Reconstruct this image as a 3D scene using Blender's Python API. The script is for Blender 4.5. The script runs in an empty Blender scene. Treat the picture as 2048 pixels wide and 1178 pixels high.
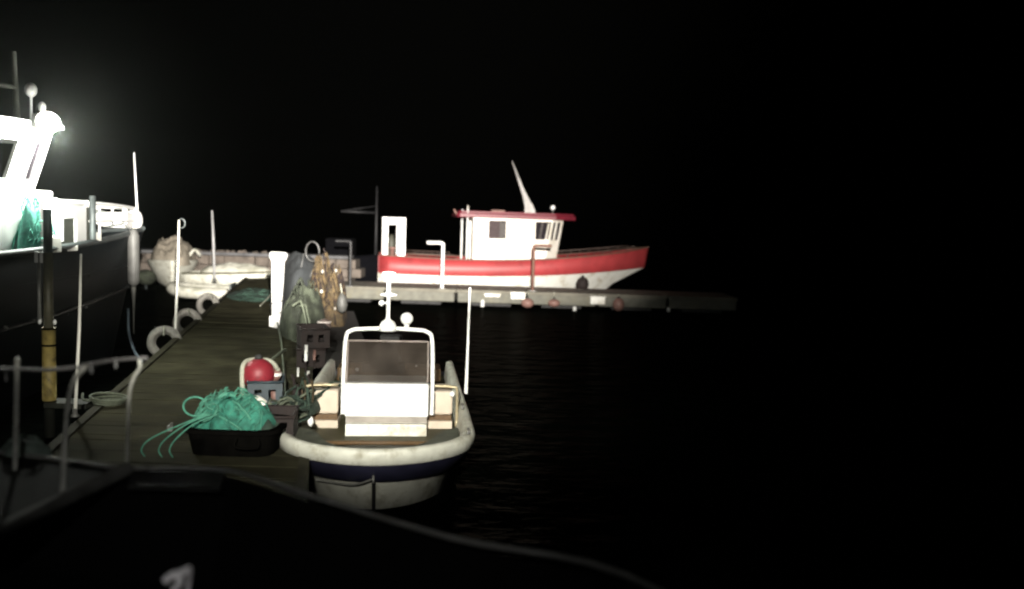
import bpy, math, random
from mathutils import Vector, Matrix, noise
R = math.radians
random.seed(7)
C = bpy.context.scene
COL = C.collection
# ------------------------------------------------------------------ camera
F, CX, CY, H = 1774.0, 1024.0, 589.0, 2.8
PITCH, ROLL = R(4.77), R(1.8)
cam_d = bpy.data.cameras.new("camera"); cam = bpy.data.objects.new("camera", cam_d); COL.objects.link(cam)
cam_d.sensor_width = 36.0; cam_d.lens = 36.0 * F / 2048.0
cam_d.clip_start = 0.05; cam_d.clip_end = 3000
ROT = Matrix.Rotation(R(90) - PITCH, 3, 'X') @ Matrix.Rotation(ROLL, 3, 'Z')
cam.matrix_world = Matrix.Translation((0, 0, H)) @ ROT.to_4x4()
C.camera = cam
# a phone lens focused near: slightly soft everywhere
cam_d.dof.use_dof = True; cam_d.dof.focus_distance = 10.5; cam_d.dof.aperture_fstop = 0.75
# ------------------------------------------------------------------ world (night)
w = bpy.data.worlds.new("World"); C.world = w; w.use_nodes = True
nt = w.node_tree; sky = nt.nodes.new('ShaderNodeTexSky'); sky.sky_type = 'NISHITA'; sky.sun_disc = False
sky.sun_elevation = R(-12); sky.sun_rotation = R(200)
nt.links.new(sky.outputs[0], nt.nodes['Background'].inputs[0]); nt.nodes['Background'].inputs[1].default_value = 0.05
C.view_settings.view_transform = 'Standard'; C.view_settings.look = 'None'
C.view_settings.exposure = 0.0; C.view_settings.gamma = 1.0
C.cycles.filter_width = 2.2
C.cycles.use_denoising = True
C.cycles.max_bounces = 6
C.cycles.sample_clamp_indirect = 4.0

def ray(px, py):
    return ROT @ Vector(((px - CX) / F, -(py - CY) / F, -1.0))
def P(px, py, z):
    d = ray(px, py); return Vector((0, 0, H)) + d * ((z - H) / d.z)
def Q(px, py, D):
    d = ray(px, py); return Vector((0, 0, H)) + d * (D / d.y)

# ------------------------------------------------------------------ lamps of the camera's boat (searchlight and deck floodlight), plus an added fill
def spot(name, loc, aim, power, half, blend, col, size=0.06, flat=1.0):
    l = bpy.data.lights.new(name, 'SPOT'); l.energy = power; l.spot_size = R(half * 2); l.spot_blend = blend
    l.color = col; l.shadow_soft_size = size
    o = bpy.data.objects.new(name, l); COL.objects.link(o); o.location = loc
    o.rotation_euler = (Vector(aim) - Vector(loc)).to_track_quat('-Z', 'Y').to_euler(); o.scale = (1, flat, 1); return o
spot("searchlight", (0.35, -0.7, 3.9), Q(750, 470, 30), 150000, 20.5, 1.0, (1.0, 0.94, 0.86), flat=.38)
spot("deck_floodlight", (-0.5, -0.7, 4.0), Q(768, 716, 12), 11000, 22.5, 1.0, (1.0, 0.97, 0.86), flat=.45)
spot("foredeck_fill", (-0.2, -0.9, 3.6), (-1.7, 3.9, 1.5), 160, 29, 1.0, (1.0, 0.98, 0.95))  # added weak fill for the near gunwale, no real lamp behind it

# ------------------------------------------------------------------ materials
MATS = {}
def mat(name, col, rough=0.6, metal=0.0, var=0.25, scale=6.0, bump=0.0, bscale=40.0, spec=0.5, dirt=None, dscale=2.0, coat=0.0, alpha=None, emit=None, stretch=None):
    m = bpy.data.materials.new(name); m.use_nodes = True; n = m.node_tree.nodes; L = m.node_tree.links
    b = n['Principled BSDF']; b.inputs['Roughness'].default_value = rough; b.inputs['Metallic'].default_value = metal
    b.inputs['Specular IOR Level'].default_value = spec; b.inputs['Coat Weight'].default_value = coat
    tc = n.new('ShaderNodeTexCoord'); src = tc.outputs['Object']
    if stretch:
        mp = n.new('ShaderNodeMapping'); mp.inputs['Scale'].default_value = stretch; L.new(src, mp.inputs[0]); src = mp.outputs[0]
    no = n.new('ShaderNodeTexNoise'); no.inputs['Scale'].default_value = scale; no.inputs['Detail'].default_value = 6
    L.new(src, no.inputs['Vector'])
    cr = n.new('ShaderNodeValToRGB'); cr.color_ramp.elements[0].position = 0.3; cr.color_ramp.elements[1].position = 0.72
    cr.color_ramp.elements[0].color = tuple(c * (1 - var) for c in col) + (1,)
    cr.color_ramp.elements[1].color = tuple(min(1, c * (1 + var)) for c in col) + (1,)
    L.new(no.outputs['Fac'], cr.inputs[0]); out = cr.outputs[0]
    if dirt:
        n2 = n.new('ShaderNodeTexNoise'); n2.inputs['Scale'].default_value = dscale; n2.inputs['Detail'].default_value = 8
        n2.inputs['Roughness'].default_value = 0.7; L.new(src, n2.inputs['Vector'])
        r2 = n.new('ShaderNodeValToRGB'); r2.color_ramp.elements[0].position = 0.5; r2.color_ramp.elements[1].position = 0.68
        L.new(n2.outputs['Fac'], r2.inputs[0])
        mx = n.new('ShaderNodeMix'); mx.data_type = 'RGBA'; L.new(r2.outputs[0], mx.inputs[0]); L.new(out, mx.inputs[6])
        mx.inputs[7].default_value = tuple(dirt) + (1,); out = mx.outputs[2]
    L.new(out, b.inputs['Base Color'])
    if bump:
        n3 = n.new('ShaderNodeTexNoise'); n3.inputs['Scale'].default_value = bscale; n3.inputs['Detail'].default_value = 4
        L.new(src, n3.inputs['Vector'])
        bp = n.new('ShaderNodeBump'); bp.inputs['Strength'].default_value = bump; bp.inputs['Distance'].default_value = 0.02
        L.new(n3.outputs['Fac'], bp.inputs['Height']); L.new(bp.outputs[0], b.inputs['Normal'])
    if emit:
        b.inputs['Emission Color'].default_value = (*emit[0], 1); b.inputs['Emission Strength'].default_value = emit[1]
    if alpha is not None:
        tr = n.new('ShaderNodeBsdfTransparent'); ms = n.new('ShaderNodeMixShader'); ms.inputs[0].default_value = alpha
        L.new(tr.outputs[0], ms.inputs[1]); L.new(b.outputs[0], ms.inputs[2]); L.new(ms.outputs[0], n['Material Output'].inputs[0])
    MATS[name] = m; return m
white = mat('white_paint', (.78, .78, .72), .4, var=.06, dirt=(.45, .40, .30), dscale=3)
cabwhite = mat('cream_white', (.80, .76, .68), .4, var=.05, dirt=(.6, .54, .42), dscale=2)
cleanwhite = mat('gloss_white', (.82, .82, .80), .3, var=.03)
gelcoat = mat('worn_gelcoat', (.62, .62, .54), .45, var=.14, dirt=(.34, .32, .24), dscale=5, bump=.1)
beige = mat('beige_cushion', (.55, .47, .38), .7, var=.1, bump=.15)
brown = mat('brown_wood', (.10, .055, .02), .6, var=.3, stretch=(1, 8, 8))
redpaint = mat('red_paint', (.31, .035, .038), .5, var=.18, dirt=(.19, .022, .024), dscale=1.5, scale=3)
darkred = mat('dark_red_paint', (.13, .012, .022), .45, var=.2)
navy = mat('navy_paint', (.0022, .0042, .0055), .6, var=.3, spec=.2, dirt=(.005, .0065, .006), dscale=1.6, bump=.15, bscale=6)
navy2 = mat('dark_blue_band', (.016, .016, .032), .35, var=.3)
antifoul = mat('dark_antifouling', (.03, .035, .02), .8)
olive = mat('olive_deck', (.05, .045, .018), .7, var=.3, bump=.2)
steel = mat('galvanised_steel', (.16, .16, .15), .45, .3, var=.2, scale=12)
darksteel = mat('dark_painted_steel', (.06, .07, .07), .5, .2, var=.3)
blackrub = mat('black_rubber', (.025, .025, .025), .75, var=.3, bump=.2)
greyrub = mat('weathered_rubber', (.20, .19, .17), .8, var=.3, dirt=(.08, .08, .07), dscale=5, bump=.3)
teal = mat('teal_netting', (.022, .15, .105), .8, var=.5, scale=14, bump=.8, bscale=60)
tealrope = mat('teal_rope', (.055, .21, .145), .8, var=.3, scale=20)
paleteal = mat('lamp_bleached_teal', (.18, .62, .50), .8, var=.4, scale=12, bump=.8, bscale=50)  # made lighter than the net: bleaching by the lamp put into the colour
darkteal = mat('dark_green_netting', (.018, .035, .024), .85, var=.5, scale=12, bump=.7, bscale=50)
brownnet = mat('brown_yellow_netting', (.05, .034, .014), .85, var=.7, scale=9, bump=.9, bscale=40, dirt=(.03, .013, .008), dscale=6)
greencanvas = mat('grey_green_canvas', (.035, .042, .027), .85, var=.6, scale=4, bump=.8, bscale=14)
greycanvas = mat('dark_grey_canvas', (.022, .025, .027), .85, var=.3, scale=3, bump=.4, bscale=10)
paleropem = mat('pale_green_rope', (.10, .115, .08), .8, var=.3, scale=30)
palerope = mat('pale_rope', (.42, .42, .34), .8, var=.2, scale=30)
darkrope = mat('dark_rope', (.03, .03, .03), .8)
tubplastic = mat('black_plastic', (.003, .0028, .0025), 1.0, var=.3, spec=.0)
bluegrey = mat('blue_grey_plastic', (.03, .045, .055), .5, var=.25)
buoyred = mat('red_buoy_plastic', (.26, .02, .032), .5, var=.25, dirt=(.09, .015, .018), dscale=6)
pinkish = mat('faded_pink_plastic', (.22, .12, .10), .6, var=.25)
rust = mat('rust_red', (.010, .0045, .0035), .8, var=.4, scale=8, bump=.3)
yellow = mat('yellow_paint', (.30, .23, .07), .6, var=.25, scale=10, dirt=(.09, .07, .03), dscale=9)
cream = mat('cream_tarpaulin', (.34, .30, .24), .75, var=.18, scale=3, bump=.5, bscale=5)
pvc = mat('white_inflatable_tube', (.62, .61, .53), .5, var=.12, dirt=(.3, .3, .22), dscale=2)
concrete = mat('pontoon_concrete', (.14, .138, .115), .85, var=.22, scale=5, bump=.3, dirt=(.17, .16, .12), dscale=1.5)
stone = mat('quay_stone', (.15, .125, .105), .9, var=.4, scale=3, bump=1.0, bscale=6)
weed = mat('unlit_dark', (.02, .022, .015), .8)  # flat dark tone for the pile foot, as where light falls short
gunm = mat('worn_grey_gunwale', (.17, .17, .16), .5, .2, var=.35, scale=5, stretch=(1, 1, 1))
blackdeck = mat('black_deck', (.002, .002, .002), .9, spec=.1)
glass = mat('dark_window_glass', (.03, .025, .03), .05, var=.1, alpha=.45)
perspex = mat('scratched_perspex', (.052, .043, .036), .6, var=.45, scale=3, alpha=.5, spec=0.0)
lampmat = mat('lamp_glass', (1, 1, 1), .3, emit=((1, 1, .95), 60))
litsteel = mat('olive_grey_steel', (.06, .06, .045), .6, var=.2)
reflm = mat('pale_reflection', (.5, .38, .36), .8, var=.1)

# ------------------------------------------------------------------ mesh builder
class MB:
    def __init__(s): s.v = []; s.f = []; s.m = []; s.s = []; s.M = Matrix.Identity(4)
    def V(s, p): s.v.append(s.M @ Vector(p)); return len(s.v) - 1
    def face(s, idx, m=0, sm=False): s.f.append(tuple(idx)); s.m.append(m); s.s.append(sm)
    def box(s, c, d, m=0, rot=None):
        c = Vector(c); q = []
        for z in (-1, 1):
            for y in (-1, 1):
                for x in (-1, 1):
                    p = Vector((x * d[0] / 2, y * d[1] / 2, z * d[2] / 2))
                    if rot is not None: p = rot @ p
                    q.append(s.V(c + p))
        for f in ((0, 2, 3, 1), (4, 5, 7, 6), (0, 1, 5, 4), (2, 6, 7, 3), (0, 4, 6, 2), (1, 3, 7, 5)):
            s.face([q[i] for i in f], m)
        return s
    def tube(s, pts, r, n=8, m=0, closed=False):
        pts = [Vector(p) for p in pts]; k = len(pts); rs = r if isinstance(r, (list, tuple)) else [r] * k
        rings = []; up = None
        for i, p in enumerate(pts):
            if closed: d = pts[(i + 1) % k] - pts[i - 1]
            else: d = pts[min(i + 1, k - 1)] - pts[max(i - 1, 0)]
            if d.length < 1e-9: d = Vector((0, 0, 1))
            d.normalize()
            if up is None: up = Vector((0, 0, 1)) if abs(d.z) < .9 else Vector((1, 0, 0))
            a = d.cross(up)
            if a.length < 1e-6: a = d.cross(Vector((1, 0.3, 0)))
            a.normalize(); b = a.cross(d); up = b
            rings.append([s.V(p + (a * math.cos(2 * math.pi * j / n) + b * math.sin(2 * math.pi * j / n)) * rs[i]) for j in range(n)])
        for i in range(k if closed else k - 1):
            A, B = rings[i], rings[(i + 1) % k]
            for j in range(n): s.face((A[j], A[(j + 1) % n], B[(j + 1) % n], B[j]), m, True)
        if not closed: s.face(rings[0], m); s.face(rings[-1][::-1], m)
        return s
    def lathe(s, prof, c=(0, 0, 0), n=16, m=0, rot=None):
        c = Vector(c); rings = []
        for (r, z) in prof:
            ring = []
            for j in range(n):
                p = Vector((r * math.cos(2 * math.pi * j / n), r * math.sin(2 * math.pi * j / n), z))
                if rot is not None: p = rot @ p
                ring.append(s.V(c + p))
            rings.append(ring)
        for i in range(len(rings) - 1):
            for j in range(n): s.face((rings[i][j], rings[i][(j + 1) % n], rings[i + 1][(j + 1) % n], rings[i + 1][j]), m, True)
        s.face(rings[0][::-1], m); s.face(rings[-1], m); return s
    def ball(s, c, r, m=0, n=14, sc=(1, 1, 1), nz=0.0, ns=3.0):
        c = Vector(c); rows = []
        for i in range(n // 2 + 1):
            a = math.pi * i / (n // 2)
            row = []
            for j in range(n):
                b = 2 * math.pi * j / n
                d = Vector((math.sin(a) * math.cos(b), math.sin(a) * math.sin(b), math.cos(a)))
                rr = r * (1 + nz * noise.noise((d + c) * ns))
                row.append(s.V(c + Vector((d.x * rr * sc[0], d.y * rr * sc[1], d.z * rr * sc[2]))))
            rows.append(row)
        for i in range(n // 2):
            for j in range(n): s.face((rows[i][j], rows[i + 1][j], rows[i + 1][(j + 1) % n], rows[i][(j + 1) % n]), m, True)
        return s
    def torus(s, c, Rr, r, axis=(0, 0, 1), n=22, k=10, m=0, sq=1.0):
        q = Vector((0, 0, 1)).rotation_difference(Vector(axis))
        return s.tube([Vector(c) + q @ Vector((Rr * math.cos(2 * math.pi * i / n), Rr * sq * math.sin(2 * math.pi * i / n), 0)) for i in range(n)], r, k, m, True)
    def panel(s, us, vs, empty, fn, th, m=0):
        """grid panel: us, vs grid lines; empty set of (i,j) holes; fn(u,v,w)->point"""
        nu, nv = len(us) - 1, len(vs) - 1; full = lambda i, j: 0 <= i < nu and 0 <= j < nv and (i, j) not in empty
        def q(a, b, c, d): s.face([s.V(fn(*p)) for p in (a, b, c, d)], m)
        for i in range(nu):
            for j in range(nv):
                if not full(i, j): continue
                u0, u1, v0, v1 = us[i], us[i + 1], vs[j], vs[j + 1]
                q((u0, v0, 0), (u1, v0, 0), (u1, v1, 0), (u0, v1, 0)); q((u0, v0, th), (u0, v1, th), (u1, v1, th), (u1, v0, th))
                if not full(i - 1, j): q((u0, v0, 0), (u0, v1, 0), (u0, v1, th), (u0, v0, th))
                if not full(i + 1, j): q((u1, v0, 0), (u1, v0, th), (u1, v1, th), (u1, v1, 0))
                if not full(i, j - 1): q((u0, v0, 0), (u0, v0, th), (u1, v0, th), (u1, v0, 0))
                if not full(i, j + 1): q((u0, v1, 0), (u1, v1, 0), (u1, v1, th), (u0, v1, th))
        return s
    def slab(s, poly, z0, z1, m=0):
        a = [s.V((x, y, z0)) for x, y in poly]; b = [s.V((x, y, z1)) for x, y in poly]; n = len(poly)
        s.face(a[::-1], m); s.face(b, m)
        for i in range(n): s.face((a[i], a[(i + 1) % n], b[(i + 1) % n], b[i]), m)
        return s
    def hull(s, rows, n=26, mats=None, ts=None):
        """rows from keel to gunwale: (len(t->x), halfbeam(t), z(t)); mirrored"""
        ts = ts or [1 - (1 - i / n) ** 1.35 for i in range(n + 1)]
        for sg in (1, -1):
            G = [[s.V((X(t), sg * b(t), z(t))) for t in ts] for (X, b, z) in rows]
            for j in range(len(rows) - 1):
                for i in range(len(ts) - 1):
                    f = (G[j][i], G[j][i + 1], G[j + 1][i + 1], G[j + 1][i])
                    s.face(f if sg < 0 else f[::-1], mats[j] if mats else 0, True)
        # transom
        A = [(X(0), b(0), z(0)) for X, b, z in rows]
        for j in range(len(A) - 1):
            p = [s.V(A[j]), s.V((A[j][0], -A[j][1], A[j][2])), s.V((A[j + 1][0], -A[j + 1][1], A[j + 1][2])), s.V(A[j + 1])]
            s.face(p, mats[j] if mats else 0)
        return s
    def deck(s, X, b, z, n=24, m=0):
        ts = [i / n for i in range(n + 1)]
        A = [s.V((X(t), b(t), z(t))) for t in ts]; B = [s.V((X(t), -b(t), z(t))) for t in ts]
        for i in range(n): s.face((A[i], B[i], B[i + 1], A[i + 1]), m)
        return s
    def build(s, name, mats, parent=None, loc=(0, 0, 0), rz=0.0, bevel=0, solid=0, world=False):
        loc = Vector(loc); me = bpy.data.meshes.new(name)
        me.from_pydata([tuple(v - loc) if world else tuple(v) for v in s.v], [], s.f)
        for m in (mats if isinstance(mats, (list, tuple)) else [mats]): me.materials.append(m)
        for p, m, sm in zip(me.polygons, s.m, s.s): p.material_index = m; p.use_smooth = sm
        me.update()
        o = bpy.data.objects.new(name, me); COL.objects.link(o); o.location = loc; o.rotation_euler = (0, 0, rz)
        if parent: o.parent = parent
        if solid: md = o.modifiers.new('s', 'SOLIDIFY'); md.thickness = solid; md.offset = 0
        if bevel: md = o.modifiers.new('b', 'BEVEL'); md.width = bevel; md.segments = 2; md.limit_method = 'ANGLE'
        return o
def tag(o, label, cat, group=None, kind=None):
    if label: o['label'] = label
    if cat: o['category'] = cat
    if group: o['group'] = group
    if kind: o['kind'] = kind
    return o
def thing(name, label, cat, loc=(0, 0, 0), rz=0.0, group=None):
    o = bpy.data.objects.new(name, None); COL.objects.link(o); o.location = loc; o.rotation_euler = (0, 0, rz); o.empty_display_size = .2
    return tag(o, label, cat, group)
def copy_tree(o, loc, rz=None, label=None):
    c = o.copy(); COL.objects.link(c); c.location = loc
    if rz is not None: c.rotation_euler.z = rz
    if label: c['label'] = label
    for ch in o.children:
        d = ch.copy(); COL.objects.link(d); d.parent = c
        for g in ch.children:
            e = g.copy(); COL.objects.link(e); e.parent = d
    return c
def lerp(a, b, t): return a + (b - a) * t
def interp(pts):
    def f(t):
        if t <= pts[0][0]: return pts[0][1]
        for (a, x), (b, y) in zip(pts, pts[1:]):
            if t <= b:
                k = (t - a) / (b - a); return x + (y - x) * k
        return pts[-1][1]
    return f
def smooth_path(pts, n=8):
    pts = [Vector(p) for p in pts]; out = []
    for i in range(len(pts) - 1):
        p0, p1, p2, p3 = pts[max(i - 1, 0)], pts[i], pts[i + 1], pts[min(i + 2, len(pts) - 1)]
        for k in range(n):
            t = k / n
            out.append(0.5 * ((2 * p1) + (p2 - p0) * t + (2 * p0 - 5 * p1 + 4 * p2 - p3) * t * t + (3 * p1 - p0 - 3 * p2 + p3) * t ** 3))
    out.append(pts[-1]); return out
def mound(mb, a, b, h, seed, n=40, lump=.35, m=0, rough=.12, power=.6):
    """a lumpy heap, local base at z=0"""
    rows = []
    for i in range(n // 2 + 1):
        k = i / (n // 2); row = []
        for j in range(n):
            t = 2 * math.pi * j / n; d = Vector((math.cos(t), math.sin(t), 0))
            e = 1 + lump * noise.noise(d * 1.3 + Vector((seed, 0, 0)))
            x, y = d.x * a * k * e, d.y * b * k * e
            z = h * max(0, 1 - k ** 2.2) ** power * (1 + lump * noise.noise(Vector((x * 2.2, y * 2.2, seed))))
            z += rough * h * noise.noise(Vector((x * 9, y * 9, seed + 3))) * (1 - k ** 6)
            row.append(mb.V((x, y, max(z, 0) if i < n // 2 else -0.01)))
        rows.append(row)
    for i in range(n // 2):
        for j in range(n): mb.face((rows[i][j], rows[i + 1][j], rows[i + 1][(j + 1) % n], rows[i][(j + 1) % n]), m, True)
def strands(mb, a, b, h, cnt, r, seed, m=0, out=1.05):
    rd = random.Random(seed)
    for _ in range(cnt):
        t0 = rd.uniform(0, 6.28); k0 = rd.uniform(.1, .7); pts = []; dt = rd.uniform(-1.6, 1.6); k1 = min(1.05, k0 + rd.uniform(.1, .7))
        for i in range(6):
            u = i / 5; t = t0 + dt * u; k = lerp(k0, k1, u)
            z = h * max(0, 1 - k ** 2.2) ** .6 * (1 + .25 * math.sin(3 * t + seed)) * out + rd.uniform(0, .08) * h + r
            pts.append((math.cos(t) * a * k * out, math.sin(t) * b * k * out, max(z, r)))
        mb.tube(smooth_path(pts, 4), r, 5, m)

# ------------------------------------------------------------------ water
wm = bpy.data.materials.new('harbour_water'); wm.use_nodes = True; n = wm.node_tree.nodes; L = wm.node_tree.links; b = n['Principled BSDF']
n.remove(b); dif = n.new('ShaderNodeBsdfDiffuse'); dif.inputs[0].default_value = (.0012, .0016, .0012, 1)
glo = n.new('ShaderNodeBsdfGlossy'); glo.inputs[0].default_value = (.014, .0145, .013, 1); glo.inputs['Roughness'].default_value = .16
lw = n.new('ShaderNodeFresnel'); lw.inputs[0].default_value = 1.33; mxs = n.new('ShaderNodeMixShader')
L.new(lw.outputs[0], mxs.inputs[0]); L.new(dif.outputs[0], mxs.inputs[1]); L.new(glo.outputs[0], mxs.inputs[2]); L.new(mxs.outputs[0], n['Material Output'].inputs[0])
tc = n.new('ShaderNodeTexCoord'); mp = n.new('ShaderNodeMapping'); mp.inputs['Scale'].default_value = (1, 1.6, 1); L.new(tc.outputs['Object'], mp.inputs[0])
n1 = n.new('ShaderNodeTexNoise'); n1.inputs['Scale'].default_value = 1.3; n1.inputs['Detail'].default_value = 5; L.new(mp.outputs[0], n1.inputs['Vector'])
bp = n.new('ShaderNodeBump'); bp.inputs['Strength'].default_value = .9; bp.inputs['Distance'].default_value = .12
L.new(n1.outputs['Fac'], bp.inputs['Height'])
for q_ in (dif, glo, lw): L.new(bp.outputs[0], q_.inputs['Normal'])
m_ = MB(); q = [m_.V(p) for p in ((-400, -100, 0), (400, -100, 0), (400, 900, 0), (-400, 900, 0))]; m_.face(q)
tag(m_.build('water', wm), None, None, kind='structure')

# ------------------------------------------------------------------ main pontoon (walkway) and finger pontoon
DK = .5
def dl(D): return -4.62 - .22 * (D - 9.38)          # left edge of the walkway
WD = 2.5
ang = math.atan2(1, -.22)
def dock_pt(D, s, z=DK): return Vector((dl(D) + s, D, z))   # s metres right of left edge
y0, y1 = 5.6, 34.2
t = thing('walkway_pontoon', 'long grey floating walkway running away beside the dark blue trawler', 'pontoon', (dl(y0), y0, 0))
base = Vector((dl(y0), y0, 0))
# deck planks across
mb = MB(); D = y0; rd = random.Random(3)
while D < y1:
    s_ = .192; zj = rd.uniform(-.004, .004)
    p = [dock_pt(D, .1), dock_pt(D, WD - .1), dock_pt(D + s_ - .012, WD - .1), dock_pt(D + s_ - .012, .1)]
    a = [mb.V((v.x - base.x, v.y - base.y, DK - .05)) for v in p]; c = [mb.V((v.x - base.x, v.y - base.y, DK + zj)) for v in p]
    mb.face(c)
    for i in range(4): mb.face((a[i], a[(i + 1) % 4], c[(i + 1) % 4], c[i]))
    D += s_
mb.build('decking', mat('weathered_decking', (.036, .034, .020), .95, var=.45, scale=2.0, bump=.3, dirt=(.022, .021, .013), spec=.05, dscale=1.1), t)
for s0 in (0, WD - .1):
    mb = MB(); p = [dock_pt(y0, s0), dock_pt(y0, s0 + .1), dock_pt(y1, s0 + .1), dock_pt(y1, s0)]
    mb.slab([(v.x - base.x, v.y - base.y) for v in p], DK - .22, DK + .03)
    mb.build('edge_beam', mat('edge_timber', (.034, .032, .021), .9, var=.4, scale=4, spec=.1), t)
mb = MB(); p = [dock_pt(y0, .12), dock_pt(y0, WD - .12), dock_pt(y1, WD - .12), dock_pt(y1, .12)]
mb.slab([(v.x - base.x, v.y - base.y) for v in p], -.3, DK - .06); mb.build('float', blackrub, t)

FY0, FY1 = 28.7, 31.0
fx0, fx1 = -6.4, 7.35
t = thing('finger_pontoon', 'narrow pale concrete pontoon crossing in front of the red and white boat', 'pontoon', (fx0, FY0, 0))
mb = MB(); k = 6; w_ = (fx1 - fx0) / k
for i in range(k): mb.box((w_ * (i + .5), (FY1 - FY0) / 2, DK - .04), (w_ - .02, FY1 - FY0, .1))
mb.build('deck_slab', mat('finger_deck', (.16, .15, .12), .85, var=.25, scale=2), t, bevel=.01)
mb = MB()
for i in range(k): mb.box((w_ * (i + .5), (FY1 - FY0) / 2 - .0, DK - .24), (w_ - .12, FY1 - FY0 + .04, .3))
mb.build('side_fascia', concrete, t, bevel=.01)
mb = MB()
for i in range(k): mb.box((w_ * (i + .5), (FY1 - FY0) / 2, -.1), (w_ - 1.0, FY1 - FY0 - .2, .36))
mb.build('float', blackrub, t)

# hook-topped posts on the finger
def hook_post(name, label, px, py0, py1, dx, m, r=.045):
    b0 = P(px, py1, DK + .01); D = b0.y; top = Q(px, py0, D); h = top.z - b0.z
    t = thing(name, label, 'hook post', b0, 0, 'bent-over posts on the finger pontoon')
    sg = 1 if dx > 0 else -1; L_ = abs(dx) / F * D
    MB().tube(smooth_path([(0, 0, 0), (0, 0, h * .5), (0, 0, h - .06), (sg * .06, 0, h), (sg * L_, 0, h)], 5), r, 8).build('post', m, t)
    MB().box((0, 0, .012), (.2, .2, .02)).build('base_plate', steel, t)
hook_post('hook_post', 'bright bent-over post on the finger pontoon near the red boat\'s stern', 884, 486, 577, -32, cleanwhite, .055)
hook_post('hook_post', 'dark bent-over post standing in front of the red boat\'s wheelhouse', 1065, 491, 582, 36, mat('rusty_post', (.13, .06, .04), .7), .05)
hook_post('hook_post', 'faint bent-over post at the left end of the finger pontoon', 700, 483, 573, -30, mat('faint_steel', (.02, .02, .021), .5), .045)

# white floats / boxes and fenders along the finger's side
def fbox(px, py, w_, h_, label):
    c = Q(px, py, FY0 - .16); t = thing('hanging_box', label, 'dock box', (c.x, c.y, c.z - h_ / 2), 0, 'white boxes on the finger pontoon side')
    MB().box((0, 0, h_ / 2), (w_, .26, h_)).build('body', white, t, bevel=.025)
    MB().box((0, -.02, h_ + .012), (w_ + .04, .3, .035)).build('lid', white, t, bevel=.01)
fbox(1036, 592, .46, .2, 'white box on the side of the finger pontoon below the dark bent post')
fbox(1195, 601, .48, .24, 'white box on the finger pontoon side nearest the red bow')
fbox(985, 591, .5, .08, 'flat pale box on the finger pontoon beside the tall white whip')
def fender(px, py, r, m, label, D=FY0 - .25, sc=(1, 1, 1.15)):
    c = Q(px, py, D); t = thing('ball_fender', label, 'fender', (c.x, c.y, c.z - r), 0, 'round fenders along the finger pontoon')
    MB().ball((0, 0, r), r, n=18, sc=sc).build('ball', m, t)
    MB().lathe([(r * .3, 0), (r * .22, .05), (.01, .07)], (0, 0, r + r * sc[2] * .93), 10).build('eye', darkrope, t)
    MB().tube([(0, 0, r * 2.2), (0, .15, max(r * 2.2, DK - c.z + r + .04))], .01, 5).build('lanyard', palerope, t)
fender(1055, 606, .17, pinkish, 'faded round fender left of a pair under the dark bent post', sc=(1.2, 1, .9))
fender(1108, 606, .15, pinkish, 'faded round fender right of the pair below the red hull', sc=(1.3, 1, .85))
fender(1237, 609, .19, pinkish, 'dusky pink round fender right of the white box')
fender(1165, 568, .22, rust, 'rusty red round buoy lying on the pontoon against the white hull', D=30.6)
def refl(px, py, h, label):
    c = P(px, py + 6, 0.0); t = thing('float_marker', label, 'marker float', (c.x, c.y, 0), 0, 'small white floats on the dark water')
    MB().lathe([(.05, -.1), (.06, 0), (.06, h * .7), (.03, h)], n=10).build('body', cleanwhite, t)
    MB().torus((0, 0, h * .35), .062, .008).build('band', darkrope, t)
refl(965, 607, .22, 'small upright white float on the water right of the tall white whip')
refl(1142, 608, .12, 'dim small float, left of two close together')
refl(1149, 615, .13, 'bright small float, right of two close together')
refl(1337, 617, .14, 'lone white float farthest right on the black water')

# ------------------------------------------------------------------ quay wall at the far end
t = thing('quay_wall', 'low brown stone quay wall closing the far end of the walkway', 'quay wall', (-21, 34.6, 0))
mb = MB(); rd = random.Random(5); x = 0
rows_ = 3
for r_ in range(rows_):
    x = rd.uniform(-.5, 0)
    while x < 14.6:
        L_ = rd.uniform(.5, 1.2); mb.box((x + L_ / 2, .5 + rd.uniform(-.03, .03), .18 + r_ * .36), (L_ - .03, 1.0, .34)); x += L_
mb.build('masonry', stone, t, bevel=.02)
MB().box((7.2, .5, 1.15), (14.8, 1.14, .12)).build('coping', mat('grey_coping', (.13, .13, .135), .8, var=.3, scale=3), t, bevel=.02)
mb = MB(); rd = random.Random(11)
for i in range(60):
    mb.ball((rd.uniform(8.0, 11.2), rd.uniform(.0, .5), 1.20 + rd.uniform(0, .02)), rd.uniform(.03, .08), n=8, nz=.7)
tag(mb.build('loose_stones', stone, None, (-21, 34.6, 0)), 'loose stones and weed lying along the top of the quay wall', 'rubble', kind='stuff')

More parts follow.
